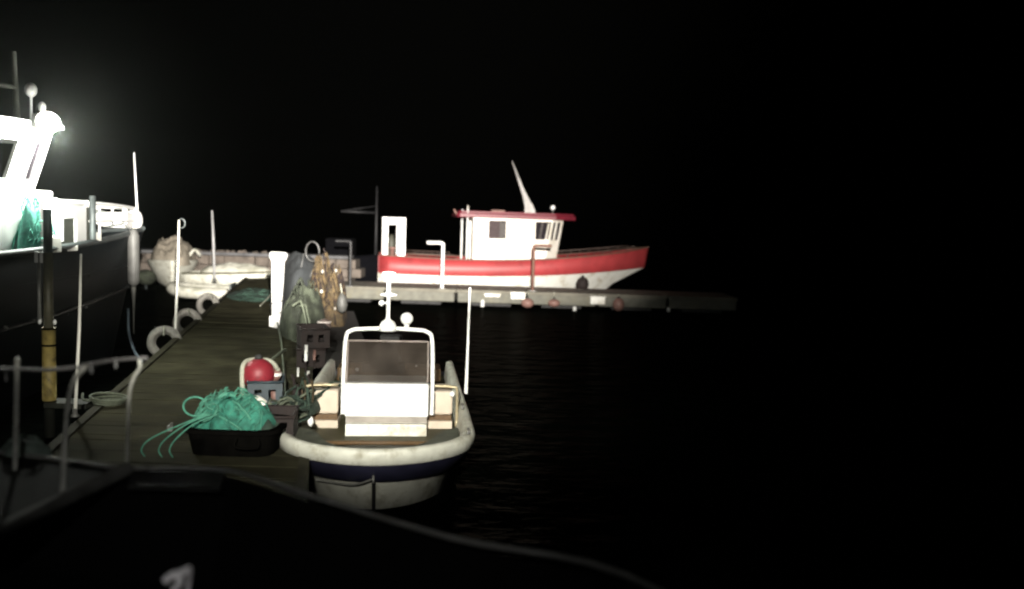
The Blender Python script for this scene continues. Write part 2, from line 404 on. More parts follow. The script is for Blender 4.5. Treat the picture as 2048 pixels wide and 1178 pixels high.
# ------------------------------------------------------------------ red and white boat
L_RB = 10.35; yaw = R(9)
so = Q(757, 560, 32.6); so.z = 0
t = thing('fishing_boat', 'red and white wooden fishing boat with a white wheelhouse, moored behind the finger pontoon', 'boat', so, yaw)
def sx(z): return interp([(-.4, 7.6), (0, 8.3), (.4, 9.0), (.85, 9.88), (1.1, 10.12), (1.6, 10.22), (2.1, L_RB - .08)])(z)
sheer = lambda t: 1.42 - .5 * t + 1.0 * t ** 2.3
bound = lambda t: .80 - .25 * t + .62 * t ** 2.2
def hb(B, e): return lambda t: B * (.80 + .20 * math.sin(min(1, t * 2.2) * math.pi / 2)) * (1 - max(0, (t - .45) / .55) ** e) * (1 if t > .02 else .94)
rows = [(lambda t: t * 7.9, lambda t: .02, lambda t: -.4), (lambda t: t * sx(0), hb(1.15, 1.7), lambda t: .0),
        (lambda t: t * sx(.35), hb(1.3, 1.9), lambda t: .28 + .25 * t ** 3), (lambda t: t * sx(bound(t)), hb(1.42, 2.2), bound),
        (lambda t: t * sx(bound(t) + .04), hb(1.46, 2.3), lambda t: bound(t) + .045),
        (lambda t: t * sx(sheer(t)), hb(1.5, 2.7), sheer)]
MB().hull(rows, 34, [2, 1, 1, 0, 0]).build('hull', [redpaint, white, antifoul], t, solid=.05)
MB().deck(lambda t: t * sx(sheer(t)) * .99, lambda t: hb(1.46, 2.7)(t) * .98, lambda t: sheer(t) - .28).build('deck', mat('grey_deck', (.16, .15, .12), .8), t)
crm = mat('cap_rail_wood', (.10, .06, .04), .6); grm = mat('rail_tube_brown', (.08, .055, .045), .5, .3)
for sg in (1, -1):
    MB().tube([(tt * sx(sheer(tt)), sg * hb(1.5, 2.7)(tt), sheer(tt) + .02) for tt in [i / 30 for i in range(31)]], .03, 6).build('cap_rail', crm, t)
for sg in (1, -1):
  for a_, b_ in ((3, 9), (19, 29)):
    mb = MB()
    for i in range(a_, b_):
        tt = i / 30
        mb.tube([(tt * sx(sheer(tt)), sg * hb(1.5, 2.7)(tt) * .97, sheer(tt)), (tt * sx(sheer(tt)), sg * hb(1.5, 2.7)(tt) * .97, sheer(tt) + .16)], .015, 5)
    mb.tube([(tt * sx(sheer(tt)), sg * hb(1.5, 2.7)(tt) * .97, sheer(tt) + .16) for tt in [i / 30 for i in range(a_, b_)]], .018, 5)
    mb.build('guard_rail', grm, t)
# wheelhouse
def RX(px): return (px - 757) / 54.4 / math.cos(yaw) * 1.0
wx0, wx1 = 3.35, 6.75; wy = .98; wz0, wz1 = 1.02, 2.86
wxc = wx0 + 2.62
lean_ = lambda v: (v - wz0) * .16
wh = MB()
for sg in (-1, 1):
    us = [wx0, wx0 + .56, wx0 + 1.20, wx0 + 2.28, wxc + .001]; vs = [wz0, 2.12, 2.78, wz1]
    wh.panel(us, vs, {(1, 1), (3, 1)}, lambda u, v, w_, sg=sg: (u + lean_(v) * max(0, (u - wx0 - 2.28) / .34), sg * (wy - w_), v), .06)
    # angled corner
    cf = lambda u, v, w_, sg=sg: (lerp(wxc, wxc + .52, u) + lean_(v) - w_ * .5, sg * (lerp(wy, .42, u) - w_ * .5), v)
    wh.panel([0, .14, .42, .5, .86, 1], vs, {(1, 1), (3, 1)}, cf, .06)
wh.panel([-.42, -.34, .34, .42], vs, {(1, 1)}, lambda u, v, w_: (wxc + .52 + lean_(v) - w_, u, v), .06)
wh.panel([-wy + .06, -.3, .3, wy - .06], [wz0, wz0 + .05, 2.75, wz1], {(1, 1)}, lambda u, v, w_: (wx0 + w_, u, v), .06)
who = wh.build('wheelhouse', cabwhite, t)
wx1 = wxc + .52
def pane(parent, x0, x1, y, z0, z1, name='window', m=glass, sh=.0):
    mb = MB(); q = [mb.V(p) for p in ((x0, y, z0), (x1, y, z0), (x1 + sh, y, z1), (x0 + sh, y, z1))]; mb.face(q); return mb.build(name, m, parent, solid=.008)
for sg in (-1, 1):
    pane(who, wx0 + .56, wx0 + 1.20, sg * (wy - .04), 2.12, 2.78); pane(who, wx0 + 2.28, wxc, sg * (wy - .04), 2.12, 2.78, sh=.08)
    for u0, u1 in ((.14, .42), (.5, .86)):
        mb = MB(); q = [mb.V((lerp(wxc, wxc + .52, u) + lean_(v) - .02, sg * (lerp(wy, .42, u) - .02), v)) for u, v in ((u0, 2.12), (u1, 2.12), (u1, 2.78), (u0, 2.78))]; mb.face(q); mb.build('window', glass, who, solid=.008)
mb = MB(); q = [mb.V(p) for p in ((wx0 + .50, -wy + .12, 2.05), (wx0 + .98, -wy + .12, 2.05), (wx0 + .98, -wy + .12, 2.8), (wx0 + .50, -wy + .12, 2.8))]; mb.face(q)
mb.build('reflection_panel', reflm, who, solid=.02)  # added pale panel, the window's reflection put into its colour
mb = MB()
mb.slab([(wx0 - .08, -1.03), (wxc + .02, -1.03), (wx1 + .06, -.46), (wx1 + .06, .46), (wxc + .02, 1.03), (wx0 - .08, 1.03)], wz0 - .01, wz0 + .11); mb.build('coaming', white, t, bevel=.01)
mb = MB(); poly = [(wx0 - .62, -1.02), (wx0 - .5, -1.12), (wxc + .42, -1.12), (wx1 + .72, -.6), (wx1 + .78, 0), (wx1 + .72, .6), (wxc + .42, 1.12), (wx0 - .5, 1.12), (wx0 - .62, 1.02)]
mb.slab(poly, wz1 + .002, wz1 + .16); rf = mb.build('roof', darkred, t, bevel=.03)
mb = MB(); mb.slab([(x * .97 + .15, y * .92) for x, y in poly], wz1 + .162, wz1 + .24); mb.build('roof_top', darkred, rf, bevel=.02)
MB().tube([(wx0 - .62, -1.0, wz1 + .1), (wx0 - .72, -1.0, wz1 + .28)], .035, 6).build('gutter_spout', pinkish, rf)
for y in (-1.0, 1.0): MB().tube([(wx0 - .22, y, 1.0), (wx0 - .22, y, 3.16)], .035, 8).build('roof_post', cleanwhite, t)
# mast fin (raked aft, swept)
mb = MB(); pr = [(0, 0, .42), (.0, .25, .34), (-.08, .6, .2), (-.22, 1.0, .13), (-.36, 1.4, .09), (-.5, 1.8, .05), (-.58, 2.0, .03)]
fin_x = wx0 + 2.02; ring = []
for (dx, dz, wd) in pr:
    th = .07 * wd / .42 + .02; xa = fin_x + dx * .95 - .0
    ring.append([mb.V((xa, -th, wz1 + .24 + dz * .95)), mb.V((xa + wd, -th * .6, wz1 + .24 + dz * .95)), mb.V((xa + wd, th * .6, wz1 + .24 + dz * .95)), mb.V((xa, th, wz1 + .24 + dz * .95))])
for A, B in zip(ring, ring[1:]):
    for j in range(4): mb.face((A[j], A[(j + 1) % 4], B[(j + 1) % 4], B[j]))
mb.face(ring[-1]); mb.build('mast', mat('grey_mast_paint', (.42, .40, .38), .5), t)
lx = wx0 + 3.0
o_ = MB().lathe([(.03, 0), (.03, .12), (.05, .13), (.05, .16)], (lx, -.5, wz1 + .24), 10).build('lamp_stem', steel, t)
MB().ball((lx, -.5, wz1 + .46), .09, n=12).build('deck_lamp', cleanwhite, t)
MB().box((wx0 + .95, -.4, wz1 + .27), (.5, .3, .07)).build('roof_hatch', pinkish, t, bevel=.02)
MB().tube([(wx0 - .22, -1.0, wz1), (wx0 - .22, -1.0, wz1 + .42)], .03, 6).build('antenna', white, t)
# stern gantry
mb = MB(); gx = .42; z0g = 1.38; z1g = 2.78
mb.box((gx - .22, -.9, (z0g + z1g) / 2), (.2, .16, z1g - z0g)); mb.box((gx + .36, -.9, (z0g + z1g) / 2), (.28, .2, z1g - z0g))
mb.box((gx + .04, -.9, z1g - .13), (.33, .14, .25))
mb.box((gx - .22, .9, (z0g + z1g) / 2), (.2, .16, z1g - z0g)); mb.box((gx + .36, .9, (z0g + z1g) / 2), (.28, .2, z1g - z0g))
mb.box((gx + .04, .9, z1g - .13), (.33, .14, .25)); mb.box((gx + .36, 0, z1g - .1), (.2, 1.6, .16)); mb.box((gx - .22, 0, z1g - .1), (.14, 1.62, .16))
mb.build('stern_gantry', cleanwhite, t, bevel=.02)
MB().lathe([(.1, 0), (.14, .1), (.14, .7), (.07, .95)], (gx + .02, -.3, 1.2), 12).build('net_hauler', litsteel, t)
MB().lathe([(.08, 0), (.08, .35), (.13, .36), (.13, .42)], (gx + .04, -.95, 1.3), 12).build('bollard', pinkish, t)

# dim boat behind, left of the red stern
so = Vector((-8.6, 36.5, 0))
t = thing('workboat', 'unlit dark workboat behind the finger pontoon, only its mast and boom showing', 'boat', so, R(2))
rows = [(lambda t: t * 3.0, lambda t: .02, lambda t: -.3), (lambda t: t * 3.1, hb(.9, 1.8), lambda t: .0), (lambda t: t * 3.4, hb(1.1, 2.2), lambda t: 1.0 + .3 * t * t)]
MB().hull(rows, 16, [0, 0]).build('hull', mat('near_black_blue', (.0025, .0025, .004), .9, spec=.1), t, solid=.04)
MB().box((1.5, 0, 1.3), (1.1, 1.1, 1.1)).build('cabin', mat('near_black', (.002, .002, .003), .9, spec=.1), t, bevel=.05)
mm = mat('dull_dark_spar', (.012, .012, .013), .6)
px0 = Q(752, 440, 36.5) - so; pz1 = Q(749, 372, 36.5) - so
MB().tube([(px0.x, 0, .8), (px0.x, 0, pz1.z)], [.07, .035], 8).build('mast', mm, t)
bz = (Q(700, 424, 36.5) - so).z
mb = MB(); mb.tube([(px0.x, 0, bz), (px0.x - 1.45, 0, bz + .02)], .05, 8); mb.tube([(px0.x, 0, bz + .28), (px0.x - 1.3, 0, bz + .06)], .02, 6)
mb.build('boom', mm, t)

# ------------------------------------------------------------------ open console boat
LB = 5.6; bow = Vector((-1.22, 7.95, 0)); dv = Vector((.11, -1, 0)).normalized(); rzb = math.atan2(dv.y, dv.x)
t = thing('motorboat', 'small open white motorboat with a blunt bow and centre console, moored right of the walkway', 'boat', bow - dv * LB, rzb)
def bb(B, rl, sharp=2.0):
    def f(tt):
        x = tt * LB; x1 = LB - rl
        a = B * lerp(.96, 1, min(1, tt * 1.6))
        if x <= x1: return a
        return a * max(0, 1 - ((x - x1) / rl) ** sharp) ** (1 / 1.9)
    return f
tsb = [i / 24 * .84 for i in range(25)] + [.84 + .16 * math.sin(i / 16 * math.pi / 2) for i in range(1, 17)]
gz = lambda t: .60 + .07 * t ** 3
rows = [(lambda t: t * (LB - .75), lambda t: .02, lambda t: -.25 if t < .9 else -.25 + (t - .9)),
        (lambda t: t * (LB - .30), bb(.86, 1.4, 1.8), lambda t: .02), (lambda t: t * (LB - .22), bb(.91, 1.25, 1.95), lambda t: gz(t) - .35),
        (lambda t: t * (LB - .12), bb(.92, 1.15, 2.0), lambda t: gz(t) - .33), (lambda t: t * (LB - .04), bb(.955, 1.02, 2.2), lambda t: gz(t) - .16)]
MB().hull(rows, 0, [1, 1, 0, 0], ts=tsb).build('hull', [navy2, gelcoat], t)
# thick white gunwale band: outer/inner walls
mb = MB()
def ring_at(off, z): return [(tt * (LB - off), bb(.985 - off, 1.0)(tt), z(tt)) for tt in tsb]
prof = [(-.0 + .06, lambda t: gz(t) - .165), (.0, lambda t: gz(t) - .14), (-.01, lambda t: gz(t) - .03), (.01, lambda t: gz(t)), (.05, lambda t: gz(t) + .003), (.10, lambda t: gz(t) - .02), (.13, lambda t: gz(t) - .26)]
for sg in (1, -1):
    G = [[mb.V((x, sg * y, z)) for (x, y, z) in ring_at(o_, zf)] for (o_, zf) in prof]
    for A, B in zip(G, G[1:]):
        for i in range(len(A) - 1):
            f = (A[i], A[i + 1], B[i + 1], B[i]); mb.face(f if sg < 0 else f[::-1], 0, True)
mb.build('gunwale', gelcoat, t)
MB().deck(lambda t: t * (LB - .16), lambda t: bb(.86, 1.0)(t) * .985, lambda t: .36 + .0 * t, 40).build('floor', olive, t)
# foredeck wedge sides (grey-green top)
mb = MB()
for sg in (1, -1):
    pts = [(LB - .17, sg * .05), (LB - .30, sg * .52), (LB - .75, sg * .83), (LB - 1.35, sg * .84), (LB - 1.2, sg * .66), (LB - .75, sg * .5)]
    mb.slab(pts if sg > 0 else pts[::-1], .44, .565)
mb.build('foredeck', mat('grey_green_deck', (.06, .065, .045), .8, var=.5, scale=8), t, bevel=.01)
MB().tube([(LB - .93, -.78, .50), (LB - .93, .78, .50)], .022, 6).build('thwart_rail', brown, t); MB().tube([(LB - 1.0, .66, .48), (LB - .55, .36, .50)], .018, 6).build('oar', brown, t)
mb = MB(); mb.tube([(LB - .16, 0, .34), (LB - .3, 0, .0), (LB - .5, 0, -.1)], .018, 6); mb.build('stem_band', blackrub, t)
mb = MB(); mb.torus((LB - .1, 0, .37), .035, .012, (0, 1, 0), 12, 6); mb.build('bow_eye', steel, t)
mb = MB(); mb.tube(smooth_path([(LB - .08, -.0, .38), (LB - .16, -.2, .30), (LB - .42, -.55, .27)], 5), .010, 6); mb.build('painter', mat('grey_line', (.10, .10, .09), .8), t)
# console
cx = LB - 1.78
mb = MB(); mb.box((cx - .3, .06, .757), (.56, .93, .375)); con = mb.build('console', cleanwhite, t, bevel=.02)
mb = MB(); mb.box((cx - .3, .06, .535), (.52, .90, .07)); mb.build('recess', mat('taupe_recess', (.30, .27, .24), .6), con)
mb = MB(); mb.box((cx - .28, .06, .43), (.62, .9, .135)); mb.build('step', white, con, bevel=.01)
fn = lambda u, v, w_: (cx - .1 - (v - .98) * .25 - w_, u + .06, v)
mb = MB(); mb.panel([-.45, .45], [.95, 1.40], set(), fn, .008); wsn = mb.build('windscreen', perspex, t)
for (yy, zz_, rr_) in ((-.30, 1.03, .022), (-.02, 1.02, .013), (.38, 1.08, .012)): MB().ball((cx - .45, yy, zz_), rr_, n=10).build('reflection_spot', cleanwhite, con)  # added white balls imitating small reflection spots behind the windscreen
MB().box((cx - .5, 0, 1.05), (.16, .5, .12)).build('instrument_pod', mat('grey_pod', (.03, .027, .024), .6), con, bevel=.03)
mb = MB()
for a_, b_ in (((-.45, .95), (-.45, 1.40)), ((.45, .95), (.45, 1.40)), ((-.45, 1.40), (.45, 1.40))):
    mb.tube([fn(*a_, 0), fn(*b_, 0)], .011, 6)
mb.build('frame', mat('taupe_trim', (.26, .22, .2), .5), wsn)
MB().lathe([(.18, 0), (.18, .02)], (cx - .42, 0, 1.18), 20, rot=Matrix.Rotation(R(65), 3, 'Y')).build('steering_wheel', blackrub, con)
mb = MB(); mb.M = Matrix.Translation((0, .065, 0)); mb.tube(smooth_path([(cx - .12, -.495, .58), (cx - .14, -.495, .96), (cx - .22, -.48, 1.42), (cx - .235, -.42, 1.51), (cx - .235, -.3, 1.53), (cx - .235, 0, 1.54),
    (cx - .235, .3, 1.53), (cx - .235, .42, 1.51), (cx - .22, .485, 1.42), (cx - .14, .50, .96), (cx - .12, .50, .58)], 6), .024, 10)
arch = mb.build('arch', cleanwhite, t)
ax = cx - .235
mb = MB(); mb.lathe([(.10, -.03), (.10, .02), (.075, .07), (.03, .10), (.024, .12), (.024, .36), (.10, .37), (.10, .385), (.024, .40), (.022, .52), (.07, .60), (.075, .63), (.02, .64)], (ax, .05, 1.545), 14)
mb.ball((ax + .04, -.025, 1.83), .035, n=10); mb.tube([(ax, .05, 1.83), (ax + .04, -.025, 1.83)], .012, 6); mb.build('light_mast', cleanwhite, arch)
mb = MB(); mb.ball((ax, .26, 1.655), .072, n=16); mb.tube([(ax, .26, 1.53), (ax, .26, 1.61)], .03, 8); mb.build('radar_dome', cleanwhite, arch)
# side lockers
for sg in (-1, 1):
    mb = MB(); mb.box((cx - .62, sg * .655, .66), (.5, .31, .28)); lk = mb.build('side_locker', beige, t, bevel=.03)
    mb = MB(); mb.box((cx - .62, sg * .655, .485), (.46, .29, .065)); mb.build('brown_band', brown, lk)  # recessed brown band between locker and plinth
    mb = MB(); mb.box((cx - .60, sg * .655, .405), (.5, .31, .09)); mb.build('plinth', beige, lk, bevel=.01)
bt_ = mat('brassy_tube', (.40, .34, .22), .4, .4)
for sg in (-1, 1): MB().tube(smooth_path([(cx - .33, sg * .855, .40), (cx - .33, sg * .855, .80), (cx - .33, sg * .80, .86), (cx - .33, sg * .5, .87)], 4), .018, 7).build('grab_rail', bt_, t)
mb = MB(); mb.box((.5, 0, .5), (.5, 1.5, .2)); mb.build('stern_bench', brown, t, bevel=.03)
o1 = MB(); o1.box((-.12, 0, .72), (.3, .34, .5)); o1.tube([(-.15, 0, .5), (-.18, 0, -.3)], [.09, .05], 8)
o1.build('outboard', blackrub, t, bevel=.05)
# whip antenna on the right gunwale
b0 = P(932, 787, gz(.4)); tp = Q(940, 575, b0.y)
wv = MB().tube([b0, lerp(b0, tp, .4), tp], [.024, .018, .016], 7).build('whip_antenna', cleanwhite, None, b0, world=True)
tag(wv, 'tall white whip antenna rising from the right gunwale of the open motorboat', 'antenna')
# small fittings
for sg, xx in ((-1, LB - .75), (1, LB - .7), (-1, LB - 1.9), (1, LB - 1.9)):
    mb = MB(); mb.tube([(xx - .07, sg * .91, .69), (xx + .07, sg * .91, .69)], .014, 6); mb.tube([(xx, sg * .91, .65), (xx, sg * .91, .69)], .016, 6); mb.build('cleat', steel, t)
for i, (yy, xx, zz) in enumerate(((-.72, LB - 1.35, .62), (.80, LB - 2.1, .78))):
    MB().ball((xx, yy, zz), .035, n=8, sc=(1, 1, 1.6 if i == 0 else 1)).build('lamp_fitting', cleanwhite, t)
# tangle of net and rope on its left side
c0 = bow - dv * 1.75 + Vector((-.97, 0, 0))
mb = MB(); rd = random.Random(21)
mound(mb, .17, .72, .15, 4, n=48, lump=.5, rough=.6)
for k in range(44):
    a_ = Vector((rd.uniform(-.15, .15), rd.uniform(-.7, .6), .1)); pts = [a_]
    for i in range(4): pts.append(pts[-1] + Vector((rd.uniform(-.13, .13), rd.uniform(-.25, .25), rd.uniform(-.04, .07))))
    for p_ in pts: p_.z = max(p_.z, .02)
    mb.tube(smooth_path(pts, 4), rd.choice((.008, .012, .016)), 5, rd.choice((0, 0, 1)))
tag(mb.build('net_bundle', [darkteal, paleropem], None, (c0.x, c0.y, .58), -R(6)), 'dark green net bundle lying over the left gunwale of the open motorboat', 'fishing net')

# ------------------------------------------------------------------ dark blue trawler on the left
tb = Vector((-7.1, 17.0, 0)); tv = Vector((.2, 1, 0)).normalized(); LT = 15.0; rzt = math.atan2(tv.y, tv.x)
t = thing('trawler', 'large dark blue trawler with a floodlit white wheelhouse, moored left of the walkway', 'trawler', tb - tv * LT, rzt)
def tbm(B, e=1.7, s=.42): return lambda tt: B * (1 - max(0, (tt - s) / (1 - s)) ** e)
tsheer = lambda tt: 2.12 + .30 * tt ** 4
rows = [(lambda t: t * (LT - 1.6), lambda t: .03, lambda t: -.6), (lambda t: t * (LT - 1.0), tbm(1.75, 1.35), lambda t: .0), (lambda t: t * (LT - .55), tbm(2.0, 1.5), lambda t: 1.05 + .25 * t ** 4),
        (lambda t: t * (LT - .52), tbm(2.02, 1.5), lambda t: 1.12 + .25 * t ** 4), (lambda t: t * LT, tbm(2.2, 1.7), tsheer)]
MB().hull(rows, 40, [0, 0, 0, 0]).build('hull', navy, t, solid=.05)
rub = lambda tt, sg, z: (tt * (LT - .5), sg * (tbm(2.03, 1.5)(tt) + .02), z + .25 * tt ** 4)
strm = mat('strake', (.012, .013, .014), .45, .2, var=.4)
for sg in (-1, 1): MB().tube([rub(i / 40, sg, 1.1) for i in range(41)], .045, 6).build('rubbing_strake', strm, t)
MB().deck(lambda t: t * LT * .99, lambda t: tbm(2.1, 1.7)(t), lambda t: 1.75).build('deck', darksteel, t)
for i in (24, 26, 27, 29, 30, 32, 34, 35, 37):
    x_, y_, z_ = rub(i / 40, -1, 1.1 + (.03 if i % 2 else -.04)); MB().ball((x_, y_ - .03, z_), .02 if i % 3 else .036, n=8).build('strake_bolt', steel, t)
# bulwark cap
for sg in (-1, 1): MB().tube([(i / 40 * LT, sg * tbm(2.2, 1.7)(i / 40), tsheer(i / 40) + .01) for i in range(41)], .05, 6).build('bulwark_cap', darksteel, t)
# forward shelter wall (white) along starboard side, local x from ~10.2 to 13
side = lambda x: -(tbm(2.2, 1.7)(x / LT) - .06)
top = lambda x: 2.83 - .02 * max(0, x - 12)
X0 = LT - 4.5; X1 = LT - 3.06
def shf(sgn):
    return lambda u, v, w_: (u, sgn * (-side(u) - w_), lerp(tsheer(u / LT) - .12, 2.83, v))
us = [X0, X0 + .2, X0 + .50, X0 + .78, X0 + 1.07, X1]
for sg in (-1, 1):
    MB().panel(us, [0, .12, .72, 1], {(2, 1), (3, 1)} if sg < 0 else set(), shf(sg), .05).build('shelter_wall', cleanwhite, t)
MB().box((X0 + .80, side(X0 + .8) + .12, 2.48), (.03, .03, .40)).build('door_bar', cleanwhite, t)
MB().box((X0 + .85, side(X0 + .8) + .36, 2.24), (1.7, .04, 1.1)).build('door_shade_panel', mat('door_shade', (.03, .032, .024), .8), t)  # added dark panel, shade inside the door opening put into its colour
for sg in (-1, 1): MB().tube([(x, sg * -side(x) * 1.0 - sg * .0, 2.86) for x in [X0 + (X1 - X0) * i / 8 for i in range(9)]], .045, 6).build('shelter_lip', cleanwhite, t)
xs = [X1 + .14 + (LT - .35 - X1 - .14) * i / 12 for i in range(13)]
for sg in (-1, 1):
    mb = MB()
    mb.tube([(x, sg * max(-side(x), .06), 2.86 - .07 * ((x - X1) / 2.8) ** 2) for x in xs], .032, 7)
    mb.tube([(x, sg * max(-side(x), .06), 2.58) for x in xs], .022, 7)
    for i in (2, 5, 8): mb.tube([(xs[i], sg * -side(xs[i]), 2.3 if i == 2 else 2.57), (xs[i], sg * -side(xs[i]), 2.83)], .02, 6)
    mb.build('bow_rail', cleanwhite, t)
for sg in (-1, 1):
    mb = MB(); mb.panel([xs[9], xs[10], xs[11], LT - .3], [0, 1], set(), lambda u, v, w_, sg=sg: (u, sg * max(-side(u) - w_, .03), lerp(2.52, 2.80 - .0 * u, v) - (.08 if u > xs[9] else 0)), .05); mb.build('bow_cheek', cleanwhite, t)
MB().ball((LT - .28, 0, 2.58), .2, n=14, sc=(.8, .8, 1.1)).build('bow_cap', cleanwhite, t)
mb = MB(); mb.tube([(X1 + .08, side(X1) - .05, 2.3), (X1 + .08, side(X1) - .05, 2.98)], .05, 7); mb.build('davit_post', darksteel, t)
for (xx, zz, a_, h_) in ((X0 + .18, 2.26, .26, .22), (X0 + .72, 2.19, .26, .08), (X1 + .26, 2.34, .18, .14)):
    MB().box((xx, side(xx) - .085, zz), (a_, .03, h_), rot=Matrix.Rotation(R(6), 3, 'Z')).build('white_plate', white, t, bevel=.01)
# wheelhouse
HX = LT - 3.7   # front edge of wheelhouse top, local
hy = 1.05        # half width (starboard wall local y = -hy)
hz0, hzm, hz1 = 1.76, 3.02, 3.92
mb = MB()
for sg in (-1, 1):
    f2 = lambda u, v, w_, sg=sg: (u + (.42 * (v - hzm) / (hz1 - hzm) if u > HX - 1.2 else 0), sg * (hy - w_), v)
    mb.panel([HX - 3.4, HX - 2.3, HX - 1.02, HX - .9, HX - .68, HX - .53, HX - .42], [hzm, 3.16, 3.70, hz1], {(1, 1), (4, 1)}, f2, .06)
mb.panel([-hy + .06, -.4, .4, hy - .06], [hzm, 3.16, 3.70, hz1], {(0, 1), (1, 1), (2, 1)}, lambda u, v, w_: (HX - .42 - w_ + .42 * (v - hzm) / (hz1 - hzm), u, v), .06)
wh2 = mb.build('wheelhouse', cleanwhite, t)
for sg in (-1, 1):
    pane(wh2, HX - 2.3, HX - 1.02, sg * (hy - .03), 3.16, 3.70); pane(wh2, HX - .68 + .07, HX - .53 + .07, sg * (hy - .03), 3.16, 3.70, sh=.25)
mb = MB(); mb.box((HX - 1.75, 0, (hz0 + hzm) / 2), (3.5 - .1, 2 * hy + .04, hzm - hz0)); mb.box((HX - .02, 0, 2.55), (.35, 2 * hy - .1, .75))
mb.build('casing', cleanwhite, t, bevel=.03)
mb = MB(); mb.slab([(HX - 3.6, -hy - .08), (HX + .12, -hy - .08), (HX + .22, -hy * .5), (HX + .22, hy * .5), (HX + .12, hy + .08), (HX - 3.6, hy + .08)], hz1 + .002, hz1 + .07)
mb.build('roof', cleanwhite, t, bevel=.01)
# masthead gear
domem = mat('dull_grey_dome', (.5, .5, .47), .5)
mb = MB(); mb.tube([(HX - .38, -.75, hz1), (HX - .42, -.75, hz1 + 1.05)], [.05, .03], 7)
mb.tube([(HX - .40, -.75, hz1 + .55), (HX - 2.4, -.75, hz1 + .50)], .04, 6); mb.build('mast', litsteel, t)
mb = MB(); mb.tube([(HX - .22, -.85, hz1), (HX - .22, -.85, hz1 + .44)], .02, 6); mb.ball((HX - .22, -.85, hz1 + .54), .085, n=14, sc=(1, 1, 1.25)); mb.build('searchlight_dome', domem, t)
mb = MB(); mb.tube([(HX - .06, -.9, hz1), (HX - .06, -.9, hz1 + .24)], .02, 6); mb.ball((HX - .06, -.9, hz1 + .32), .055, n=12, sc=(1, 1, 1.4)); mb.build('horn', domem, t)
mb = MB(); mb.box((HX - 1.9, -.5, hz1 + .26), (1.2, .7, .38)); mb.build('funnel', litsteel, t, bevel=.04)
# the lit floodlight on its bracket, outboard of the starboard wall
lamp_l = Vector((HX - .42, -hy - .24, hz1 + .06))
mb = MB(); mb.tube([(lamp_l.x, -hy + .1, hz1 + .06), (lamp_l.x, lamp_l.y + .16, hz1 + .06)], .02, 6); mb.box((lamp_l.x, lamp_l.y + .1, lamp_l.z), (.3, .1, .2)); fl = mb.build('floodlight', steel, t, bevel=.01)
mb = MB(); mb.ball((lamp_l.x, lamp_l.y, lamp_l.z), .15, n=18, sc=(1.3, .8, .95)); mb.build('lit_lens', lampmat, fl)
M_t = Matrix.Translation(tb - tv * LT) @ Matrix.Rotation(rzt, 4, 'Z')
for (dx, dy, dz, pw) in ((.0, -.16, -.18, 420), (-.1, -.3, -1.2, 70)):  # second entry is an added fill below the lamp, without a fixture
    l = bpy.data.lights.new('trawler_lamp_and_fill', 'POINT'); l.energy = pw; l.color = (.95, 1, .9); l.shadow_soft_size = .12
    lo = bpy.data.objects.new('trawler_lamp_and_fill', l); COL.objects.link(lo); lo.location = M_t @ (lamp_l + Vector((dx, dy, dz)))
# pale teal netting hung over the bulwark below the wheelhouse
c = Q(62, 505, 12.4); c.z = 2.05; rd = random.Random(9)
mb = MB()
mound(mb, .22, .22, .66, 2.2, n=40, lump=.5, rough=.3)
strands(mb, .22, .22, .66, 30, .009, 5)
for k in range(14):
    mb.torus((rd.uniform(-.12, .12), -.2 + rd.uniform(-.05, .05), rd.uniform(.2, .6)), rd.uniform(.05, .09), .011, (rd.uniform(-.3, .3), -1, rd.uniform(-.3, .3)), 14, 5)
tag(mb.build('net_heap', paleteal, None, c, rzt), 'pale teal netting heaped on the trawler below its floodlit wheelhouse', 'fishing net')
# bow whip and hanging fender
b0 = Q(276, 452, 16.75); tp = Q(268, 305, 16.75)
tag(MB().tube([b0, lerp(b0, tp, .35), tp], [.026, .018, .014], 7).build('whip_antenna', cleanwhite, None, b0, world=True), 'white whip antenna standing on the bow of the dark blue trawler', 'antenna')
c = Q(267, 518, 15.9)
ft = thing('hanging_fender', 'long grey cylinder fender hanging under the trawler bow', 'fender', (c.x, c.y, c.z - .5))
MB().lathe([(.02, -.0), (.085, .06), (.1, .12), (.1, .92), (.07, 1.0), (.03, 1.05)], n=16).build('body', mat('grey_fender_vinyl', (.085, .085, .08), .6, var=.3), ft)
MB().tube([(0, 0, 1.03), (.02, 0, 1.18)], .014, 6).build('lanyard', palerope, ft)
MB().lathe([(.008, -.85), (.014, -.5), (.035, -.12), (.045, 0)], n=8).build('tail', mat('grey_tail', (.09, .09, .08), .7), ft)
rp = [c + Vector((-.1, 0, -.9)), Q(258, 665, 16.0), Q(268, 700, 14.8), P(283, 722, DK + .05)]
tag(MB().tube(smooth_path(rp, 8), .022, 6).build('mooring_line', mat('blue_grey_rope', (.10, .13, .16), .8), None, rp[0], world=True), 'blue-grey mooring line dropping from the trawler bow to the walkway edge', 'rope')

# ------------------------------------------------------------------ guide pile beside the walkway
pb = Vector((-5.53, 10.6, 0)); pt = Q(94, 418, 10.6)
t = thing('mooring_pile', 'steel mooring pile with a banded yellow lower section beside the trawler', 'pile', pb)
def zz(py): return Q(97, py, 10.6).z
lx_ = (Q(99, 800, 10.6).x - pb.x); ux_ = (Q(95, 420, 10.6).x - pb.x)
def pc(z): return (lerp(lx_, ux_, (z - .5) / 2.2), 0, z)
MB().tube([pc(zz(505)), pc(zz(418))], .052, 14).build('upper_shaft', mat('blue_black_paint', (.03, .045, .045), .5), t)
MB().tube([pc(zz(655)), pc(zz(505))], .056, 14).build('shaft', mat('dull_tan_steel', (.075, .07, .045), .55, .2, var=.3, scale=10), t)
MB().tube([pc(zz(800)), pc(zz(655))], [.078, .078], 16).build('yellow_sleeve', yellow, t)
for yy in (657, 690, 738): MB().tube([pc(zz(yy) - .012), pc(zz(yy) + .012)], .083, 16).build('band', tubplastic, t)
